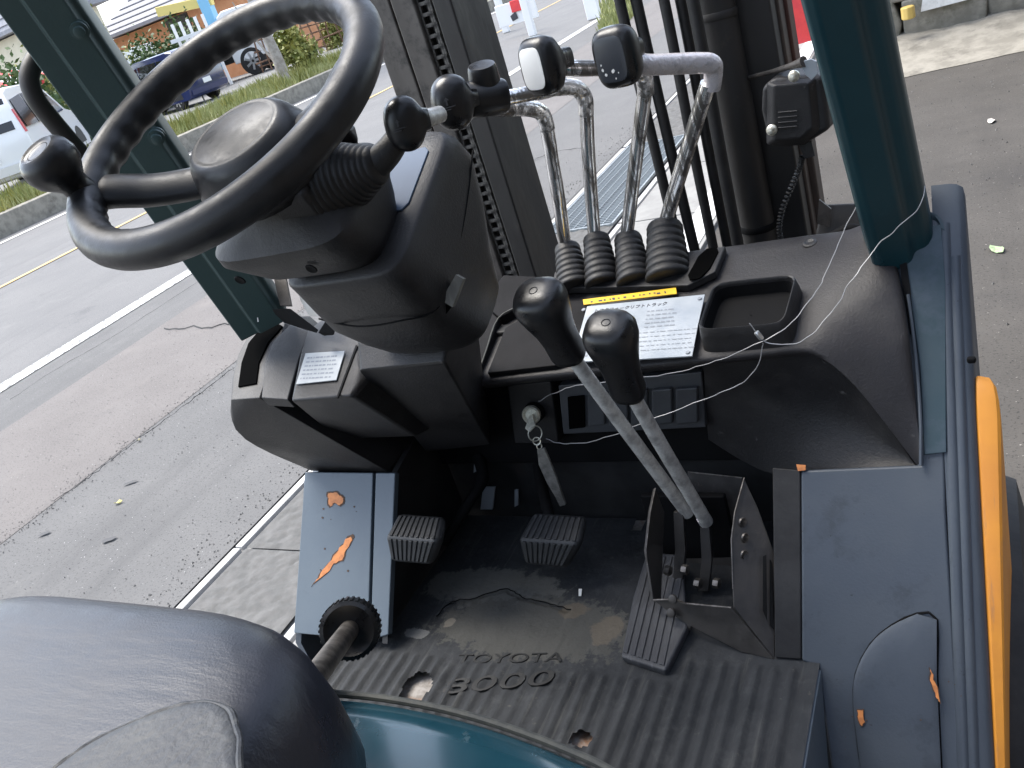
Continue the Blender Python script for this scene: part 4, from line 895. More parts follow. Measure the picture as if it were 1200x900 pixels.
tube('lamp_strap', [A(878, 91, y=1.50), A(905, 84, y=1.44), A(928, 77, y=1.39), A(942, 72, y=1.375)], [.0035, .004, .005, .008], MT['mast_grey'], lh, n=10, sm=4)
strp = [(936, 73), (950, 69), (957, 72), (959, 86), (951, 94), (944, 88)]
slab('strap_end', [A(*p, y=1.375) for p in strp], .004, MT['label'], lh, bevel=.001)
coil = []
cp = spline([A(916, 285, y=1.46), A(913, 268, y=1.455), (A(917, 245, y=1.45)), A(928, 218, y=1.44), A(937, 196, y=1.43), A(940, 184, y=1.42)], 40)
fr = frames(cp)
for i, p in enumerate(cp): coil.append(p + fr[i][0] * (.004 * math.cos(i * .9)) + fr[i][1] * (.004 * math.sin(i * .9)))
tube('coiled_cable', coil, .0016, MT['rubber'], lh, n=6)
# parts beyond the dash at the foot of the mast
box('mast_crossbeam', (.115, 1.56, .55), (.62, .10, .25), MT['steel'], fk)
hull('tilt_bracket', [A(962, 240, y=1.42), A(1010, 238, y=1.42), A(1018, 275, y=1.40), A(955, 282, y=1.40), A(962, 240, y=1.46), A(1012, 238, y=1.46), A(1016, 290, y=1.46), A(960, 290, y=1.46)], MT['steel'], fk, bevel=.004)
tube('mast_hose', [A(968, 282, y=1.36), A(985, 272, y=1.36), A(1000, 268, y=1.36), A(1018, 276, y=1.36)], .008, MT['black'], fk, n=10, sm=5)
slab('bracket_plate', [A(960, 234, y=1.40), A(974, 245, y=1.40), A(972, 266, y=1.40), A(957, 262, y=1.40)], .004, MT['mast_grey'], fk)
box('dash_body', (.10, 1.20, .97), (.86, .10, .14), MT['black'], fk)
# cowl between dash and mast
box('front_cowl', (.25, 1.27, .95), (.66, .03, .26), MT['plastic'], fk)
# ---- coated wire and keys (loose things resting on the truck)
wr = empty('wire_cable', A(890, 396, y=1.03), 'clear plastic coated wire looped over the dash and round the right pillar', 'wire')
def wire(pts): q = spline([A(a, b, y=c) for a, b, c in pts], 7); q = [q[0]] + [p + V((mnoise.noise(p * 55) * .0022, mnoise.noise(p * 55 + V((5, 0, 0))) * .0015, mnoise.noise(p * 55 + V((0, 7, 0))) * .0022)) for p in q[1:-1]] + [q[-1]]; return tube('strand', q, .00062, MT['wire'], wr, n=6)
wire([(631, 470, 1.04), (650, 461, 1.02), (675, 452, .99), (720, 446, .97), (790, 437, .985), (845, 421, .985), (888, 403, .985), (915, 389, .995), (945, 358, 1.03), (968, 320, 1.09), (985, 280, 1.12), (1003, 243, 1.15)])
wire([(640, 514, 1.04), (660, 520, 1.02), (700, 515, 1.0), (760, 493, 1.0), (830, 466, 1.0), (868, 449, .99), (888, 428, .985), (894, 402, .985)])
wire([(890, 394, .983), (899, 402, .983), (925, 404, .985), (952, 391, .99), (975, 365, 1.01), (1000, 326, 1.03), (1030, 287, 1.06), (1060, 262, 1.06), (1079, 240, 1.06), (1084, 218, 1.07)])
wire([(878, 379, .985), (885, 388, .984)])
lathe('crimp_sleeve', A(886, 389, y=.983), A(896, 401, y=.983) - A(886, 389, y=.983), [(0, .003), (.001, .0035), (.011, .0035), (.012, .003)], MT['crimp'], wr, n=10)
ky = empty('key_bunch', A(637, 520, y=1.03), 'small bunch of keys with a worn grey tag hanging from the ignition switch', 'keys')
slab('key', [ig + DI * .012 + V((-.003, 0, .0)), ig + DI * .012 + V((.003, 0, .003)), A(627, 498, y=1.025), A(620, 506, y=1.022), A(615, 502, y=1.024)], .003, MT['zinc'], ky, bevel=.0008)
def ring(c, n, r, rr, nm='key_ring'):
    n = V(n).normalized(); u = n.orthogonal().normalized(); v = n.cross(u); tube(nm, [V(c) + u * (r * math.cos(t)) + v * (r * math.sin(t)) for t in [i * math.pi / 12 for i in range(24)]], rr, MT['zinc'], ky, n=6, closed=True)
ring(A(627, 508, y=1.022), (.8, -.5, .2), .012, .0010); ring(A(629, 517, y=1.022), (.2, -.9, .3), .006, .0010, 'chain_loop'); ring(A(632, 523, y=1.022), (.9, -.3, .2), .005, .0009, 'chain_loop')
loft('leather_tag', [[A(px, py, y=yy) + V((0, q, 0)) for px, py, yy in r for q in (0,)] + [A(px, py, y=yy) + V((0, .005, 0)) for px, py, yy in reversed(r)] for r in ([(629, 527, 1.02), (638, 526, 1.02)], [(631, 545, 1.02), (644, 540, 1.02)], [(640, 565, 1.02), (652, 560, 1.02)], [(650, 582, 1.02), (658, 578, 1.02)], [(656, 594, 1.02), (663, 592, 1.02)])], MT['tag'], ky, bevel=.0015)
# ================================================================ SURROUNDINGS
def road_mat(name, col, col2, ns=3, speck=(.40, .40, .39), sp_lo=.66, dark=(.06, .06, .062), dk_lo=.62, bs=160):
    m = mat(name, col, .88, col2=col2, nscale=ns, bump=.5, bscale=bs, lo=.35, hi=.65)
    m = overlay(m, dark, None, 1.3, dk_lo, .85, detail=8, seed=3)
    m = overlay(m, (col[0] * .45, col[1] * .45, col[2] * .45), None, 95, .57, .68, detail=2, seed=6)
    m = overlay(m, (col[0] * .72, col[1] * .72, col[2] * .73), None, 1.1, .54, .80, stretch=(1.6, .12, 1), detail=7, seed=12)
    m = overlay(m, (col[0] * 1.25, col[1] * 1.24, col[2] * 1.22), None, 3.1, .56, .75, detail=9, seed=14)
    return overlay(m, speck, None, 75, sp_lo + .03, sp_lo + .09, detail=2, seed=9)
MT['road'] = road_mat('pale_worn_asphalt', (.134, .132, .131), (.155, .152, .149), 1.2)
MT['shoulder'] = road_mat('grey_shoulder_asphalt', (.108, .106, .104), (.126, .123, .120), 2)
MT['brown_strip'] = road_mat('pinkish_patched_asphalt', (.134, .122, .115), (.152, .139, .131), 2.5)
MT['yard'] = road_mat('dark_dusty_yard_asphalt', (.050, .045, .039), (.072, .065, .057), 1.6, speck=(.3, .28, .25), dark=(.035, .032, .03), dk_lo=.55)
MT['ground'] = road_mat('far_asphalt', (.17, .17, .17), (.22, .215, .21), .8)
MT['paint_w'] = overlay(mat('worn_white_road_paint', (.72, .72, .70), .7, col2=(.6, .6, .58), nscale=20), (.17, .17, .17), .85, 22, .46, .56, seed=2)
MT['paint_w2'] = overlay(mat('white_road_paint', (.72, .72, .70), .7, col2=(.62, .62, .6), nscale=20), (.25, .25, .25), .85, 10, .62, .75, seed=2)
MT['paint_y'] = overlay(mat('worn_yellow_road_paint', (.60, .40, .14), .7, col2=(.55, .38, .16), nscale=10), (.25, .24, .22), .85, 8, .5, .7)
MT['concrete'] = overlay(mat('rough_gutter_concrete', (.088, .087, .083), .85, col2=(.118, .115, .11), nscale=14, bump=.7, bscale=60), (.10, .098, .09), .9, 20, .58, .75)
MT['concrete_w'] = overlay(mat('pale_concrete_edge', (.50, .49, .47), .85, col2=(.42, .41, .39), nscale=20, bump=.4, bscale=80), (.22, .21, .2), .9, 12, .62, .8)
MT['earth'] = overlay(mat('dirt_bank', (.13, .11, .085), .95, col2=(.20, .17, .13), nscale=6, bump=.6, bscale=30), (.06, .055, .035), .9, 5, .5, .7)
def sheet(name, x0, x1, y0, y1, z, m, kind='structure', th=.0, ny=1):
    vs = []; fs = []
    for j in range(ny + 1):
        y = y0 + (y1 - y0) * j / ny; vs += [(x0, y, z), (x1, y, z)]
    for j in range(ny): fs.append((2 * j, 2 * j + 1, 2 * j + 3, 2 * j + 2))
    return tag(obj(name, vs, fs, m, smooth=False), kind=kind)
gd = sheet('ground', -400, 400, -300, 500, -.012, MT['ground'])
sheet('road', -13.2, -1.86, -60, 260, -.004, MT['road'])
sheet('road_shoulder', -5.36, -1.86, -60, 260, 0, MT['shoulder'])
sheet('road_patch', -4.62, -3.24, -60, 120, .002, MT['brown_strip'])
sheet('edge_line', -5.56, -5.37, -60, 260, .004, MT['paint_w'])
sheet('centre_line', -9.22, -9.12, -60, 260, .004, MT['paint_y'])
sheet('edge_line', -12.75, -12.60, -60, 260, .004, MT['paint_w2'])
sheet('yard', -.62, 60, -60, 7.6, .002, MT['yard'])
# gutter of concrete blocks with raised pale edges
gut = tag(box('gutter', (-1.55, 30, -.06), (.62, 90, .09), MT['concrete'], bevel=0), kind='structure')
def gutter_block_geo(L=.594, w=.47):
    nx, ny = 40, 50; vs = []; fs = []
    for j in range(ny + 1):
        for i in range(nx + 1):
            x = -w / 2 + w * i / nx; y = -L / 2 + L * j / ny
            dd = mnoise.voronoi(V((x * 17 + .25 * mnoise.noise(V((x * 9, y * 9, 7))), y * 26, 1)))[0]; c = min(1, (dd[1] - dd[0]) * 3.2)
            edge = min(i, nx - i, j, ny - j) == 0
            vs.append((x, y, 0 if edge else .0 + .006 * c + .004 * mnoise.noise(V((x * 30, y * 30, 2)))))
    W_ = nx + 1
    for j in range(ny):
        for i in range(nx): fs.append((j * W_ + i, j * W_ + i + 1, (j + 1) * W_ + i + 1, (j + 1) * W_ + i))
    lo = len(vs)
    return vs, fs
gvs, gfs = gutter_block_geo()
g0 = None; e0 = None
for i in range(24):
    y = 1.17 + .3 + .6 * (i - 2)
    if 4.72 < y < 6.55: continue
    if g0 is None:
        g0 = obj('gutter_block', [V(v) + V((-1.55, y, 0.002)) for v in gvs], gfs, MT['concrete'], gut, sharp=0); gz = g0.location.copy(); gy = y
        e0 = box('edge_block', (-1.825, y, -.01), (.036, .592, .03), MT['concrete_w'], gut, bevel=.004); ez = e0.location.copy()
        e1 = box('edge_block', (-1.275, y, -.01), (.036, .592, .03), MT['concrete_w'], gut, bevel=.004); fz = e1.location.copy()
    else:
        for o, q in ((g0, gz), (e0, ez), (e1, fz)):
            c = o.copy(); COL.objects.link(c); c.parent = gut; c.location = q + V((0, y - gy, 0))
for q in (-1.825, -1.275):
    for k in range(3): box('edge_block', (q, 5.03 + .6 * k, -.01), (.036, .592, .03), MT['concrete_w'], gut, bevel=.004)
# steel drain grate in the gutter
MT['grate'] = mat('galvanised_grate', (.33, .36, .37), .5, metal=.5, col2=(.22, .24, .25), nscale=40)
dg_ = empty('drain_grate', (-1.55, 5.63, 0), 'long galvanised steel drain grate set in the roadside gutter', 'drain grate')
box('grate_pit_shade', (-1.55, 5.63, -.008), (.46, 1.78, .01), MT['black'], dg_, bevel=0)  # flat black sheet painting the shade below the bars
parts = [box_geo((-1.775, 5.63, .006), (.012, 1.80, .02)), box_geo((-1.325, 5.63, .006), (.012, 1.80, .02)), box_geo((-1.55, 4.735, .006), (.46, .012, .02)), box_geo((-1.55, 6.525, .006), (.46, .012, .02))]
vs, fs = join_geo(parts); obj('grate_frame', vs, fs, MT['grate'], dg_, smooth=False)
b0 = None
for i in range(58):
    y = 4.76 + i * .0305
    if b0 is None: b0 = box('grate_bar', (-1.55, y, .005), (.44, .007, .016), MT['grate'], dg_, bevel=0, smooth=False); bl = b0.location.copy()
    else:
        c = b0.copy(); COL.objects.link(c); c.parent = dg_; c.location = bl + V((0, .0305 * i, 0))
for i in range(6): box('cross_bar', (-1.71 + i * .064, 5.63, .010), (.005, 1.77, .010), MT['grate'], dg_, bevel=0, smooth=False)
# pale concrete apron between gutter and yard
MT['apron'] = overlay(mat('bright_concrete_apron', (.21, .205, .195), .85, col2=(.26, .255, .24), nscale=5, bump=.4, bscale=60), (.2, .19, .18), .9, 8, .55, .75)
ap = tag(box('apron', (-.93, 15, -.04), (.60, 90, .06), MT['apron'], bevel=0), kind='structure')
for i in range(20): box('apron_slab', (-.93, 1.2 + i * 1.0, 0), (.588, .985, .034), MT['apron'], ap, bevel=.004)
sheet('apron_line', -.80, -.66, -5, 60, .0215, MT['paint_w2'])
# small litter
def leaf(px, py, s, col, label):
    p = A(px, py, z=.012); m = mat('dry_leaf', col, .7, col2=tuple(c * .7 for c in col), nscale=60); a = random.uniform(0, 6); vs = []
    for t, r in ((0, 1), (.8, .55), (1.7, .45), (2.6, .6), (3.14, .9), (3.7, .6), (4.6, .45), (5.5, .55)):
        vs.append(p + V((math.cos(t + a) * r * s, math.sin(t + a) * r * s, .006 * math.sin(t * 2))))
    n = len(vs); vs += [v - V((0, 0, .002)) for v in vs]
    tag(obj('fallen_leaf', vs, [tuple(range(n)), tuple(range(2 * n - 1, n - 1, -1))] + [(i, (i + 1) % n, n + (i + 1) % n, n + i) for i in range(n)], m, smooth=False), label, 'leaf', 'scraps and leaves lying on the ground')
leaf(138, 588, .022, (.62, .55, .22), 'pale yellow leaf lying on the grey road shoulder')
leaf(162, 515, .012, (.5, .45, .3), 'tiny tan leaf at the edge of the pinkish road patch')
leaf(1168, 291, .05, (.35, .45, .25), 'small green leaf on the dark yard right of the pillar')
leaf(1162, 141, .045, (.6, .56, .5), 'whitish scrap on the dark yard high at the right')
MT['stain'] = mat('oil_stain', (.07, .07, .072), .8)
for px, py, a, b in ((127, 632, .035, .018), (153, 565, .035, .012), (52, 625, .03, .014)):
    p = A(px, py, z=.0085); d = V((1, .7, 0)).normalized(); q = V((-d.y, d.x, 0))
    ps = [p + d * (a * math.cos(t) * random.uniform(.7, 1.1)) + q * (b * math.sin(t) * random.uniform(.7, 1.1)) for t in [i * .524 for i in range(12)]]
    tag(obj('road_stain', ps, [tuple(range(12))], MT['stain'], smooth=False), kind='structure')
crk = [A(*p, z=.0092) for p in ((190, 386), (205, 385), (225, 383), (242, 385), (262, 380), (280, 378), (300, 376))]
MT['crack'] = mat('crack_filler', (.05, .05, .05), .9)
tag(tube('road_crack', [p + V((0, random.uniform(-.02, .02), 0)) for p in spline(crk, 3)], .0045, MT['crack'], None, n=4, flat=.3), kind='structure')
def crack(pts, r, sd):
    rnd = random.Random(sd); q = spline([A(*p, z=.0092) for p in pts], 7)
    tag(tube('road_crack', [p + V((rnd.uniform(-.012, .012), rnd.uniform(-.012, .012), 0)) for p in q], [r * rnd.uniform(.4, 1.3) for _ in q], MT['crack'], None, n=4, flat=.3), kind='structure')
crack(((60, 588), (95, 566), (130, 540), (165, 512), (215, 476), (262, 440), (300, 412)), .0016, 1)
crack(((10, 470), (60, 436), (120, 402), (170, 370), (240, 325)), .0012, 2)
crack(((620, 190), (650, 178), (690, 172)), .003, 3)
rgr = random.Random(21); gv = []; gf = []
def grit(x, y, z, s):
    o = len(gv); a = rgr.uniform(0, 6); gv.extend([V((x + s * math.cos(a), y + s * math.sin(a), z)), V((x + s * math.cos(a + 2.1), y + s * math.sin(a + 2.1), z)), V((x + s * math.cos(a + 4.2), y + s * math.sin(a + 4.2), z)), V((x, y, z + s * 1.1))])
    gf.extend([(o, o + 1, o + 3), (o + 1, o + 2, o + 3), (o + 2, o, o + 3)])
for _ in range(1000): grit(-1.87 - abs(rgr.gauss(0, .10)), rgr.uniform(.8, 8), .001, rgr.uniform(.0015, .006))
for _ in range(1500): grit(rgr.gauss(-3.24, .05), rgr.uniform(1, 6), .002, rgr.uniform(.0015, .005))
for _ in range(2500): grit(rgr.uniform(-4.6, -1.9), rgr.uniform(.8, 7), .002, rgr.uniform(.001, .004))
for _ in range(1500): grit(rgr.uniform(-.4, 3.0), rgr.uniform(1.2, 7.6), .003, rgr.uniform(.0015, .007))
tag(obj('grit', gv, gf, mat('road_grit', (.085, .082, .076), .9, col2=(.20, .19, .178), nscale=3), smooth=False), kind='stuff')
# ---- yard wall at the right
MT['stone'] = overlay(mat('mossy_wall_stone', (.17, .16, .135), .9, col2=(.26, .245, .21), nscale=5, bump=.8, bscale=20), (.06, .065, .04), .9, 4, .5, .7)
MT['dirt'] = overlay(mat('dusty_wall_foot', (.20, .185, .155), .95, col2=(.28, .26, .22), nscale=7, bump=.6, bscale=30), (.10, .09, .075), .9, 4, .55, .75)
def dirt_strip():
    vs = []; fs = []; n = 60
    for i in range(n + 1):
        x = -.4 + i * .1; e = .06 * mnoise.noise(V((x * 2.5, 0, 1)))
        vs += [V((x, 6.92 + e + .05 * (x + .4) + .0, .006)), V((x, 7.2 + .05 * x + e, .05 + .02 * mnoise.noise(V((x * 5, 2, 0))))), V((x, 7.55 + .04 * x, .11 + .03 * mnoise.noise(V((x * 6, 5, 0))))), V((x, 8.0, .14))]
    for i in range(n):
        for k in range(3): fs.append((4 * i + k, 4 * i + k + 4, 4 * i + k + 5, 4 * i + k + 1))
    return tag(obj('dirt_strip', vs, fs, MT['dirt']), kind='structure')
dirt_strip()
wl = empty('stone_wall', (1.5, 7.95, 0), 'low mossy stone wall at the back of the dark yard', 'wall')
rs = random.Random(3)
for r in range(5):
    x = -.5 + rs.uniform(0, .2)
    while x < 5.0:
        wd = rs.uniform(.35, .75); h = .30
        pts = [V((x + .012 + (wd - .024) * a + rs.uniform(-.03, .03), 7.80 + b * .35 + (rs.uniform(-.05, .03) if b == 0 else 0), .08 + r * h + .01 + (h - .02) * c + rs.uniform(-.02, .02))) for a in (0, .5, 1) for b in (0, 1) for c in (0, .5, 1)]
        if wd > .1: hull('stone', pts, MT['stone'], wl, bevel=.03)
        x += wd
box('wall_core', (2.2, 8.1, .75), (5.4, .25, 1.5), MT['earth'], wl)
bp_ = [A(px, py, y=7.70) for px, py in ((1079, 14), (1085, -30), (1142, -45), (1133, 0))]
bd = slab('notice_board', bp_, .03, MT['paint_w2'], None, nrm=(0, -1, 0)); tag(bd, 'blank white board leaning on the stone wall', 'board')
yb = hull('plastic_jug', [A(1064, 14, y=7.6) + V((.05 * math.cos(t), .05 * math.sin(t), z)) for t in [i * .785 for i in range(8)] for z in (-.05, .04)], mat('yellow_plastic', (.6, .42, .12), .5), bevel=.01); tag(yb, 'small yellow plastic pot lying at the foot of the wall', 'pot')
yb.location.z = max(.15, yb.location.z)
# unseen building added right of the yard; its wall and roof cast shade
MT['shade_brown'] = mat('shade_building_brown', (.15, .125, .10), .8, col2=(.19, .16, .13), nscale=3, bump=.3, bscale=20)
ws = empty('shade_building', (6, -2, 0), 'unseen brown building added right of the yard to shade it and the cab', 'shade_building')
box('wall', (7.2, -2.2, 2.6), (.3, 19, 5.2), MT['shade_brown'], ws); box('end_wall', (3.2, -11.6, 2.6), (8, .3, 5.2), MT['shade_brown'], ws)
rf_ = slab('roof', [V((3.7, -11.9, 4.6)), V((3.7, 7.4, 4.6)), V((7.6, 7.4, 5.6)), V((7.6, -11.9, 5.6))], .18, MT['shade_brown'], ws, nrm=(-.25, 0, 1))
for y in (-11, -5, 1, 7): box('roof_post', (3.9, y, 2.25), (.16, .16, 4.5), MT['shade_brown'], ws)
# ---- banner beyond the mast
bn = empty('banner', (-.75, 8.6, 0), 'tall red and white roadside banner on a thin pole behind the mast', 'banner')
MT['red'] = mat('red_cloth', (.72, .06, .06), .7, col2=(.62, .05, .06), nscale=8)
MT['whitep'] = mat('white_paint', (.78, .78, .77), .45)
tube('pole', [(-.98, 8.6, 0), (-.98, 8.6, 3.0)], .014, MT['whitep'], bn, n=8)
cl = []
for i in range(27):
    z = .10 + i * .11; cl.append([V((-.97, 8.6, z)), V((-.83, 8.6 + .03 * math.sin(i * .8), z)), V((-.70, 8.6 + .05 * math.sin(i * .7 + 1), z)), V((-.56, 8.6 + .06 * math.sin(i * .6 + 2), z)), V((-.56, 8.612 + .06 * math.sin(i * .6 + 2), z)), V((-.97, 8.612, z))])
loft('cloth', cl, MT['red'], bn)
for z in (.62, .95, 1.3): 
    ps = [V((-.76 + .07 * math.cos(t) * (1 + .3 * math.sin(5 * t)), 8.575 + .0, z + .09 * math.sin(t) * (1 + .3 * math.cos(3 * t)))) for t in [i * .45 for i in range(14)]]
    slab('white_mark', [p + V((0, -.012, 0)) for p in ps], .004, MT['whitep'], bn, nrm=(0, -1, 0))
# ---- white roadside barrier and marker post
wb = empty('roadside_sign', A(607, 42, z=0), 'white frame by the road holding a red and white sign plate', 'sign')
for px, py in ((594, 38), (625, 42)):
    q = A(px, py, z=0); box('leg', q + V((0, 0, .65)), (.16, .10, 1.3), MT['whitep'], wb, bevel=.02)
q = A(607, 20, y=A(607, 42, z=0).y); box('sign_plate', q + V((0, 0, .1)), (.9, .05, .42), MT['whitep'], wb, bevel=.01)
q2 = q + V((.1, -.04, .22)); box('red_plate', q2, (.35, .04, .22), MT['red'], wb, bevel=.01)
hull('black_mark', [q + V((-.12, -.04, -.05)), q + V((.02, -.04, -.02)), q + V((.0, -.04, .12)), q + V((-.14, -.045, .06)), q + V((-.05, -.05, 0))], MT['ink'], wb)
mp_ = A(697, 22, z=0); pm = empty('marker_post', mp_, 'stout white marker post standing in the weeds by the road', 'post')
box('post_body', mp_ + V((0, 0, .5)), (.26, .12, 1.0), MT['whitep'], pm, bevel=.02); box('reflector', mp_ + V((.02, -.062, .82)), (.1, .01, .12), MT['zinc'], pm)
# ---- vegetation helpers
def leaf_mat(name, a, b): 
    m = mat(name, a, .6, col2=b, nscale=2.5, detail=2, lo=.35, hi=.65); return m
MT['grass'] = leaf_mat('verge_grass', (.22, .25, .07), (.34, .34, .14))  # greens brightened, putting sunlight into the grass colour
MT['leaf'] = leaf_mat('hedge_leaves', (.035, .07, .018), (.08, .13, .035))
MT['leaf_y'] = leaf_mat('yellow_green_leaves', (.14, .17, .035), (.30, .28, .07))
MT['bark'] = mat('pale_bark', (.36, .33, .29), .85, col2=(.25, .22, .19), nscale=8, bump=.5, bscale=30)
def blades(name, pts, hmin, hmax, m, label_kind='stuff', wd=.02, sd=1):
    rnd = random.Random(sd); vs = []; fs = []
    for p in pts:
        h = rnd.uniform(hmin, hmax); a = rnd.uniform(0, 6.28); d = V((math.cos(a), math.sin(a), 0)); l = V((rnd.uniform(-.4, .4), rnd.uniform(-.4, .4), 0)) * h; o = len(vs)
        vs += [p - d * wd, p + d * wd, p + l + V((0, 0, h))]; fs.append((o, o + 1, o + 2))
    return tag(obj(name, vs, fs, m, smooth=False), kind=label_kind)
def crown(name, c, r, n, m, parent, size=.12, sd=0, local=False):
    rnd = random.Random(sd); vs = []; fs = []; c = V(c)
    cl = [c + V((rnd.gauss(0, .45) * r[0], rnd.gauss(0, .45) * r[1], rnd.gauss(0, .42) * r[2])) for _ in range(max(6, n // 60))]
    for k in range(n):
        q = rnd.choice(cl) + V((rnd.gauss(0, .2) * r[0], rnd.gauss(0, .2) * r[1], rnd.gauss(0, .2) * r[2]))
        u = V((rnd.gauss(0, 1), rnd.gauss(0, 1), rnd.gauss(0, 1))).normalized(); v = u.orthogonal().normalized(); s = size * rnd.uniform(.5, 1.3); o = len(vs)
        vs += [q - u * s, q + v * s * .5, q + u * s, q - v * s * .5]; fs.append((o, o + 1, o + 2, o + 3))
    return obj(name, vs, fs, m, parent, smooth=False)
def shrub(p, h, w_, m, label, sd, group=None, cat='shrub', n=2600):
    e = empty('shrub', p, label, cat, group); rnd = random.Random(sd)
    br = [tube_geo([V(p), V(p) + V((rnd.uniform(-.3, .3) * w_, rnd.uniform(-.3, .3) * w_, h * .7))], [.04, .01], 5) for _ in range(4)]
    vs, fs = join_geo(br); obj('stem', vs, fs, MT['bark'], e)
    crown('crown', V(p) + V((0, 0, h * .52)), (w_ * .62, w_ * .62, h * .58), n, m, e, size=.085, sd=sd); return e
def PD(px, py, dist, z=.30):
    p = A(px, py, z=-50); d = V((p.x - CAM.x, p.y - CAM.y, 0)).normalized(); return V((CAM.x, CAM.y, z)) + d * dist
# ---- raised verge across the road with a low concrete retaining wall
rw = tag(box('retaining_wall', (-13.38, 60, .12), (.30, 260, .42), MT['dirt'], bevel=.02), 'low concrete retaining wall along the far side of the road', 'wall')
ZG = .30
tag(obj('verge', [(-13.5, -60, ZG), (-13.5, 260, ZG), (-17.6, 260, ZG), (-17.6, -60, ZG)], [(0, 1, 2, 3)], MT['earth'], smooth=False), kind='structure')
tag(obj('parking_lot', [(-17.6, -60, ZG + .004), (-17.6, 260, ZG + .004), (-150, 260, ZG + .004), (-150, -60, ZG + .004)], [(0, 1, 2, 3)], MT['ground'], smooth=False), kind='structure')
rg = random.Random(11)
gp = []
while len(gp) < 26000:
    y = rg.uniform(6, 34); x = rg.uniform(-15.7 - max(0, min(2.2, (y - 14) * .35)), -13.5)
    if mnoise.noise(V((x * .5, y * .5, 0))) + rg.uniform(-.5, .5) > -.25: gp.append(V((x, y, ZG)))
blades('grass', gp, .05, .24, MT['grass'], wd=.014)
wd2 = [p + V((rg.gauss(0, .12), rg.gauss(0, .12), 0)) for p in [V((rg.uniform(-15.6, -13.6), rg.uniform(7, 30), ZG)) for _ in range(90)] for _ in range(28)]
blades('weeds', wd2, .15, .48, MT['leaf_y'], wd=.02, sd=8)
wp = [A(rg.uniform(703, 742), rg.uniform(2, 46), z=0) for _ in range(900)]
blades('weeds', [p for p in wp if p.x < -4.4], .06, .22, MT['grass'], wd=.02, sd=5)
# roadside tree
tp = A(335, 96, z=ZG); tr_ = empty('roadside_tree', tp, 'pale trunked tree standing in the grass verge across the road', 'tree')
tube('trunk', [tp - V((0, 0, .1)), tp + V((.03, 0, .7)), tp + V((-.05, 0, 1.6)), tp + V((.05, 0, 3.2)), tp + V((0, .1, 5))], [.17, .14, .125, .11, .06], MT['bark'], tr_, n=10, sm=4)
for a, b, r in (((-.0, 0, .35), (-.75, .1, 2.2), .035), ((.0, 0, 1.5), (.8, .2, 3.4), .05), ((0, 0, 2.2), (-1.2, 0, 4.2), .05)):
    tube('branch', [tp + V(a), tp + (V(a) + V(b)) * .5 + V((-.08, 0, -.05)), tp + V(b)], [r, r * .8, r * .4], MT['bark'], tr_, n=7, sm=3)
crown('crown', tp + V((0, 0, 5.2)), (2.2, 2.2, 1.6), 1500, MT['leaf'], tr_, size=.14, sd=4)
# ---- vehicles
MT['glass'] = mat('dark_car_glass', (.012, .014, .016), .05, coat=.3)
MT['rimm'] = mat('alloy_rim', (.55, .55, .56), .3, metal=.8)
MT['lampr'] = mat('red_lamp', (.55, .02, .03), .2, coat=.5)
MT['trim'] = mat('black_trim', (.02, .02, .02), .6)
def lathe_local(name, p0, d, prof, m, parent, n=24):
    vs = []; fs = []; d = V(d).normalized(); u = d.orthogonal().normalized(); v = d.cross(u); p0 = V(p0)
    for t, r in prof:
        for i in range(n): a = 2 * math.pi * i / n; vs.append(p0 + d * t + u * r * math.cos(a) + v * r * math.sin(a))
    for j in range(len(prof) - 1):
        for i in range(n): fs.append((j * n + i, j * n + (i + 1) % n, (j + 1) * n + (i + 1) % n, (j + 1) * n + i))
    fs.append(tuple(range(n))[::-1]); fs.append(tuple(range((len(prof) - 1) * n, len(prof) * n)))
    return obj(name, vs, fs, m, parent, local=True)
def wheel(parent, x, y, r, side):
    d = V((0, side, 0)); t = lathe_local('wheel', (x, y - side * .20, r), d, [(0, r * .6), (0, r * .96), (.03, r), (.17, r), (.20, r * .95), (.205, r * .68), (.19, r * .66)], MT['tyre'], parent)
    lathe_local('rim', (x, y - side * .03, r), d, [(0, r * .66), (.02, r * .66), (.025, r * .6), (.012, r * .55), (.012, r * .2), (.03, r * .16), (.03, .01)], MT['trim'], t)
    parts = []
    for k in range(7):
        a = k * 2 * math.pi / 7; c = V((x + math.cos(a) * r * .36, y - side * .008, r + math.sin(a) * r * .36)); M_ = Matrix.Rotation(-a, 3, 'Y'); parts.append(box_geo(c, (r * .52, .02, r * .16), M_))
    vs, fs = join_geo(parts); obj('spokes', vs, fs, MT['rimm'], t, local=True, smooth=False)
    return t
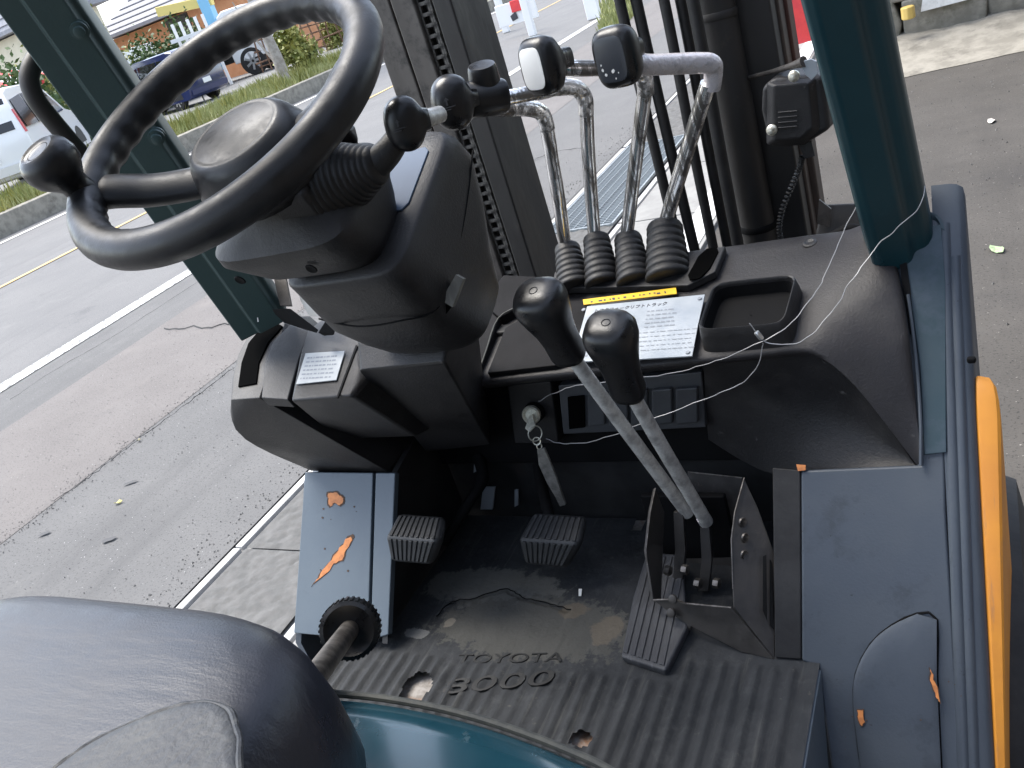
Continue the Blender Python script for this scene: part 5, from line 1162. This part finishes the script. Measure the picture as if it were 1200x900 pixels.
def van(loc, heading, paint, label, prof, W_, belt, wins, L, cat='car', lamps=True, rw=None, plate=True):
    e = empty('parked_car', loc, label, cat, 'cars parked beyond the grass verge', rz=math.atan2(heading[1], heading[0]))
    top = max(z for x, z in prof); loops = []
    for s, ins in ((-1, .035), (-1, 0), (1, 0), (1, .035)):
        L_ = []
        for x, z in prof:
            tum = max(0, (z - belt) / (top - belt)) * .13; cx = L / 2; k = 1 - (.02 if ins else 0)
            L_.append(V((cx + (x - cx) * k, s * (W_ / 2 - tum - ins * 0 + (0 if ins else -.0)) if not ins else s * (W_ / 2 - tum), z if not ins else z * .985 + .01)))
        loops.append(L_)
    # order: outer side (slightly smaller) -> full section -> full -> outer side
    full = [[V((x, s * (W_ / 2 - max(0, (z - belt) / (top - belt)) * .13 - .05), z)) for x, z in prof] for s in (-1, 1)]
    out = [[V((L / 2 + (x - L / 2) * .985, s * (W_ / 2 - max(0, (z - belt) / (top - belt)) * .13), z * .975 + .02)) for x, z in prof] for s in (-1, 1)]
    loft('body', [out[0], full[0], full[1], out[1]], paint, e, local=True, sharp=50)
    def side(pts, s, m, nm, off=.006):
        q = [V((x, s * (W_ / 2 - max(0, (z - belt) / (top - belt)) * .13 + off), z)) for x, z in pts]
        o = [p - V((0, s * .02, 0)) for p in q]; n = len(q)
        obj(nm, q + o, [tuple(range(n)), tuple(range(2 * n - 1, n - 1, -1))] + [(i, (i + 1) % n, n + (i + 1) % n, n + i) for i in range(n)], m, e, local=True, smooth=False)
    for wpts in wins:
        for s in (-1, 1): side(wpts, s, MT['glass'], 'window')
    for s in (-1, 1):
        for x in (.85, L - .85):
            wheel(e, x, s * (W_ / 2 - .01), .33, s)
            arch = [(x + .39 * math.cos(t), .33 + .39 * math.sin(t)) for t in [i * math.pi / 10 for i in range(11)]]; side(arch, s, MT['trim'], 'wheel_arch', .003)
        side([(.03, 1.0), (.14, 1.0), (.20, belt + .40), (.11, belt + .40)], s, MT['lampr'], 'tail_lamp', .008)
    def rear(y0, y1, z0, z1, m, nm, off=.012):
        def xr(z):
            for (xa, za), (xb, zb) in zip(prof, prof[1:]):
                if za <= z <= zb and xa < 1: return xa + (xb - xa) * (z - za) / max(1e-6, zb - za)
            return 0
        q = [V((xr(z0) - off, y0, z0)), V((xr(z0) - off, y1, z0)), V((xr(z1) - off, y1, z1)), V((xr(z1) - off, y0, z1))]; o = [p + V((.03, 0, 0)) for p in q]
        obj(nm, q + o, [(0, 1, 2, 3), (7, 6, 5, 4), (0, 1, 5, 4), (1, 2, 6, 5), (2, 3, 7, 6), (3, 0, 4, 7)], m, e, local=True, smooth=False)
    h = W_ / 2; rear(-h + .16, h - .16, belt + .05, top - .18, MT['glass'], 'rear_window'); rear(-h + .05, h - .05, .35, .52, paint, 'bumper', .06); rear(-.17, .17, .60, .76, MT['whitep'], 'number_plate', .02)
    pass
    return e
minivan = [(.06, .30), (.0, .55), (.02, 1.0), (.10, 1.45), (.22, 1.78), (.6, 1.86), (2.4, 1.85), (3.0, 1.72), (3.7, 1.14), (4.45, 1.0), (4.62, .8), (4.66, .4), (4.55, .24), (.2, .24)]
mwins = [[(.28, 1.08), (.36, 1.62), (1.15, 1.68), (1.15, 1.08)], [(1.22, 1.08), (1.22, 1.68), (2.2, 1.68), (2.2, 1.08)], [(2.27, 1.08), (2.27, 1.67), (2.95, 1.60), (3.5, 1.12)]]
MT['navy'] = mat('navy_car_paint', (.02, .03, .10), .15, coat=1); MT['carw'] = mat('white_car_paint', (.80, .80, .80), .25, coat=.6)
def place_van(heading, corner_local, world): # put a local ground point at a world point
    a = math.atan2(heading[1], heading[0]); c, s = math.cos(a), math.sin(a); x, y = corner_local; return V((world.x - (x * c - y * s), world.y - (x * s + y * c), ZG))
hb = (-.97, .10); nv = van(place_van(hb, (.75, .74), A(213, 130, z=ZG)), hb, MT['navy'], 'dark blue minivan parked nose in beyond the grass verge', minivan, 1.72, 1.05, mwins, 4.66); nv.scale = (.88, .88, .88)
hw_ = (-.62, .78); van(place_van(hw_, (.1, -.84), A(62, 212, z=ZG)), hw_, MT['carw'], 'white wagon with red tail lamps parked at the far left behind the grab handle', minivan, 1.72, 1.05, mwins, 4.66)
hw2 = (.1, -1); van(place_van(hw2, (.1, -.84), A(-30, 215, z=ZG) + V((-1.2, .5, 0))), hw2, mat('black_car_paint', (.02, .02, .025), .2, coat=1), 'black car cut off by the left edge beside the white wagon', minivan, 1.72, 1.05, mwins, 4.66)
# crane truck
th = math.atan2(.35, .9); ctw = A(303, 87, z=ZG)
ct = empty('crane_truck', ctw - V((4.3 * math.cos(th), 4.3 * math.sin(th), 0)), 'white work truck with a light blue crane boom and big wheels', 'truck')
ct.rotation_euler = (0, 0, th)
MT['lblue'] = mat('light_blue_paint', (.18, .42, .62), .35)
def lbox(nm, c, s, m, parent, R=None):
    vs, fs = box_geo(c, s, R); return obj(nm, vs, fs, m, parent, local=True, smooth=False, bevel=.03)
lbox('chassis', (1.8, .95, .75), (6.4, .8, .25), MT['trim'], ct)
hv = [V((3.6, y, z)) + V((x, 0, 0)) for y in (0, 1.9) for x, z in ((0, .55), (0, 2.25), (.25, 2.4), (1.1, 2.4), (1.55, 1.5), (1.65, .6))]
bm_ = [(0, 1, 2, 3, 4, 5), (11, 10, 9, 8, 7, 6)] + [(i, (i + 1) % 6, 6 + (i + 1) % 6, 6 + i) for i in range(6)]
obj('cab', hv, bm_, MT['carw'], ct, local=True, smooth=False, bevel=.05)
lbox('cab_window', (4.35, -.005, 1.85), (1.1, .02, .6), MT['glass'], ct); lbox('flatbed', (.9, .95, 1.1), (4.8, 2.0, .22), MT['carw'], ct); lbox('side_board', (.9, -.06, 1.42), (4.8, .06, .5), MT['carw'], ct)
lbox('tank', (-.6, .95, 1.75), (1.5, 1.7, 1.0), MT['carw'], ct); lbox('crane_post', (3.1, .95, 2.1), (.4, .5, 1.9), MT['lblue'], ct); lbox('crane_boom', (2.3, .95, 3.0), (2.2, .30, .34), mat('faded_yellow_paint', (.62, .50, .16), .5), ct, Matrix.Rotation(.1, 3, 'Y')); lbox('fuel_tank', (2.6, .1, .75), (.9, .35, .45), MT['lblue'], ct)
for x in (-.2, .85, 4.3):
    for y, s in ((.0, -1), (1.9, 1)): wheel(ct, x, y, .50, s)
# yellow machine and a white box truck among the parked vehicles
ym = empty('yellow_excavator', PD(272, 40, 34), 'small yellow excavator with its arm raised behind the parked minivan', 'excavator', rz=.4)
MT['yel'] = mat('faded_machine_yellow', (.66, .46, .06), .5, col2=(.55, .38, .06), nscale=5)
lbox('track', (0, -.7, .35), (2.2, .4, .6), MT['tyre'], ym); lbox('track', (0, .7, .35), (2.2, .4, .6), MT['tyre'], ym); lbox('body', (-.2, 0, 1.15), (1.9, 1.5, .8), MT['yel'], ym); lbox('cab', (.1, .25, 2.0), (1.0, .9, 1.1), MT['yel'], ym); lbox('cab_window', (.1, -.21, 2.1), (.8, .04, .7), MT['glass'], ym)
lbox('boom', (1.3, -.2, 2.2), (2.4, .22, .3), MT['yel'], ym, Matrix.Rotation(-.7, 3, 'Y')); lbox('arm', (2.4, -.2, 2.4), (.22, .2, 1.7), MT['yel'], ym, Matrix.Rotation(-.2, 3, 'Y')); lbox('bucket', (2.5, -.2, 1.4), (.6, .6, .5), MT['trim'], ym)
bt = empty('box_truck', PD(322, 30, 40), 'white box truck parked far behind the crane truck', 'truck', rz=.4)
lbox('cargo_box', (0, 0, 1.75), (4.2, 2.0, 2.3), MT['carw'], bt); lbox('cab', (2.9, 0, 1.35), (1.5, 1.9, 1.7), MT['carw'], bt); lbox('cab_window', (3.1, -.96, 1.7), (.9, .03, .6), MT['glass'], bt); lbox('chassis', (.8, 0, .5), (5.6, 1.5, .25), MT['trim'], bt)
for x in (-1.2, 2.8):
    for y, s in ((-.9, -1), (.9, 1)): wheel(bt, x, y, .38, s)
# utility pole
up_ = empty('utility_pole', PD(250, 20, 38), 'grey concrete utility pole rising behind the parked vehicles', 'pole'); tube('pole_shaft', [V(up_.location), V(up_.location) + V((0, 0, 8))], [.15, .11], MT['concrete_w'], up_, n=10); box('step_band', V(up_.location) + V((0, 0, 1.2)), (.34, .34, .25), MT['yel'], up_)
# scrap rack of rusty bars
MT['rust'] = mat('rusty_bars', (.12, .06, .035), .8, col2=(.22, .13, .08), nscale=10)
sr = empty('scrap_rack', A(378, 62, z=ZG), 'tall rack of rusty metal bars and mesh behind the tree', 'rack', rz=.5)
rr_ = random.Random(8)
for k in range(16): lbox('upright', (-2.2 + k * .3, rr_.uniform(-.3, .3), .95), (.06, .06, 1.9), MT['rust'], sr, Matrix.Rotation(rr_.uniform(-.12, .12), 3, 'Y'))
for k in range(7): lbox('crossbar', (0, rr_.uniform(-.3, .3), .2 + k * .27), (4.9, .06, .06), MT['rust'], sr, Matrix.Rotation(rr_.uniform(-.05, .05), 3, 'Y'))
# thin white stakes in the verge, picket sign, round sign
def stake(px, py, h, lean, label):
    p = A(px, py, z=ZG); e = empty('marker_stake', p, label, 'stake', 'thin white stakes along the verge'); tube('shaft', [p, p + V((lean, 0, h))], .025, MT['whitep'], e, n=8); box('reflector', p + V((lean * .9, -.02, h * .9)), (.07, .02, .12), MT['zinc'], e)
stake(240, 119, 1.0, 0, 'thin white stake in the grass behind the blue minivan'); stake(42, 206, 1.35, 0, 'thin white stake in front of the white wagon at the left')
pk = empty('picket_sign', PD(237, 78, 33), 'white picket style board standing before the hedge', 'sign'); q = V(pk.location)
for k in range(5): box('picket', q + V((.24 * k - .5, .12 * k, 1.25)), (.12, .03, 2.3), MT['whitep'], pk)
box('rail', q + V((0, -.03, 1.9)), (1.25, .03, .12), MT['whitep'], pk, R=Matrix.Rotation(.46, 3, 'Z'))
# shrubs and hedge in front of the houses
for k, (px, py, h, w_, m, lb_) in enumerate(((88, 118, 2.4, 1.1, 'leaf_y', 'yellow green bush rising left of the blue minivan'), (112, 108, 1.9, 1.3, 'leaf', 'dark bush between the pillar and the blue minivan'), (140, 97, 2.0, 1.2, 'leaf_y', 'bushy pale green shrub behind the blue minivan roof'), (170, 88, 1.9, 1.3, 'leaf', 'dark green shrub under the orange house wall'), (198, 80, 2.1, 1.3, 'leaf', 'tall dark shrub right of the orange wall'), (222, 72, 2.3, 1.2, 'leaf', 'dense dark shrub beside the white pickets'), (398, 50, 1.3, .8, 'leaf_y', 'yellow flowered bush by the rusty rack'), (350, 66, 1.2, .7, 'leaf_y', 'small yellow green bush behind the pale trunk'), (45, 150, 2.0, 1.6, 'leaf', 'dark shrub seen inside the grab handle'))):
    shrub(PD(px, py, (30, 33, 33, 34, 35, 36, 36, 27, 27)[k]), h, w_, MT[m], lb_, 20 + k, group='shrubs growing in front of the houses')
# ---- houses
MT['orange_wall'] = mat('orange_plaster', (.55, .25, .12), .85, col2=(.6, .29, .15), nscale=3); MT['cream'] = mat('cream_plaster', (.66, .60, .46), .85, col2=(.6, .55, .42), nscale=2)
MT['roof'] = mat('grey_roof_tile', (.20, .205, .23), .6, col2=(.25, .25, .275), nscale=4); MT['timber'] = mat('dark_timber', (.06, .05, .045), .7)
def house(a, b, depth, z1, rise, wall, label, hip=1.5, wins=()):
    a, b = V(a), V(b); d = V((b.x - a.x, b.y - a.y, 0)); L = d.length; d.normalize(); n = V((-d.y, d.x, 0))
    if n.dot(V((a.x, a.y, 0))) < 0: n = -n
    e = empty('house', (a.x, a.y, ZG), label, 'house'); A0 = V((a.x, a.y, ZG)); P = lambda u, v, z: A0 + d * u + n * v + V((0, 0, z - ZG))
    z0 = ZG - .1
    f = [P(0, .5, z0), P(L, .5, z0), P(L, depth, z0), P(0, depth, z0)]
    hull('wall', f + [p + V((0, 0, z1 - z0 - .05)) for p in f], wall, e)
    o = .0; r = [P(-.5, 0, z1), P(L + .5, 0, z1), P(L + .5, depth + .5, z1), P(-.5, depth + .5, z1)]
    rt = hull('roof', r + [p + V((0, 0, .14)) for p in r] + [P(hip, depth / 2, z1 + rise), P(L - hip, depth / 2, z1 + rise)], MT['roof'], e, smooth=False)
    for k in range(9):
        s = (k + .5) / 9; tube('roof_batten', [P(-.5 + (hip + .5) * s, depth / 2 * s, z1 + .17 + (rise - .13) * s), P(L + .5 - (hip + .5) * s, depth / 2 * s, z1 + .17 + (rise - .13) * s)], .03, MT['roof'], rt, n=5)
    for u, zc, ww, hh in wins:
        q = P(u, .48, zc); fr_ = box('window', q, (ww, .10, hh), MT['timber'], e, R=Matrix((d, n, V((0, 0, 1)))).transposed()); box('pane', q - n * .06, (ww - .16, .03, hh - .16), MT['glass'], fr_, R=Matrix((d, n, V((0, 0, 1)))).transposed())
    return e
house(A(115, 51, z=3.4), A(262, -8, z=3.4), 7, 3.4, 2.4, MT['orange_wall'], 'low house with an orange wall under a wide grey roof', 2.5, ((2.2, 1.9, 1.2, 1.0), (5.6, 2.3, 1.6, 2.0), (8.5, 2.0, 1.2, 1.0)))
house(A(-120, 100, z=4.4), A(42, 24, z=4.4), 2.6, 4.4, 2.6, MT['cream'], 'cream walled house with a grey roof at the far left', .6, ((7.3, 3.2, .7, .8), (2.0, 2.5, 1.2, 1.0)))
# awning and round sign at the left
aw = empty('market_awning', A(20, 175, z=ZG), 'red and white awning roof beyond the white wagon', 'awning'); q = V((-24, A(10, 120, x=-24).y, ZG))
for k in range(10):
    y = q.y - 2.6 + k * .62; obj('stripe', [V((-24, y, 2.2)), V((-24, y + .61, 2.2)), V((-25.6, y + .61, 2.9)), V((-25.6, y, 2.9)), V((-24, y, 2.45)), V((-24, y + .61, 2.45))], [(0, 1, 5, 4), (4, 5, 2, 3), (0, 4, 3), (1, 2, 5), (0, 3, 2, 1)], MT['red'] if k % 2 == 0 else MT['whitep'], aw, smooth=False)
for y in (q.y - 2.5, q.y + 3.4): tube('post', [(-24.1, y, ZG), (-24.1, y, 2.3)], .05, MT['whitep'], aw, n=8)
p = A(54, 78, x=-27); rsn = empty('round_sign', V((p.x, p.y, ZG)), 'light blue round sign on a pole seen beside the grab handle', 'sign'); tube('pole', [(p.x, p.y, ZG), p], .05, MT['whitep'], rsn, n=8); lathe('disc', p, (.8, -.6, 0), [(0, .40), (.08, .40), (.10, .34)], MT['lblue'], rsn, n=28)
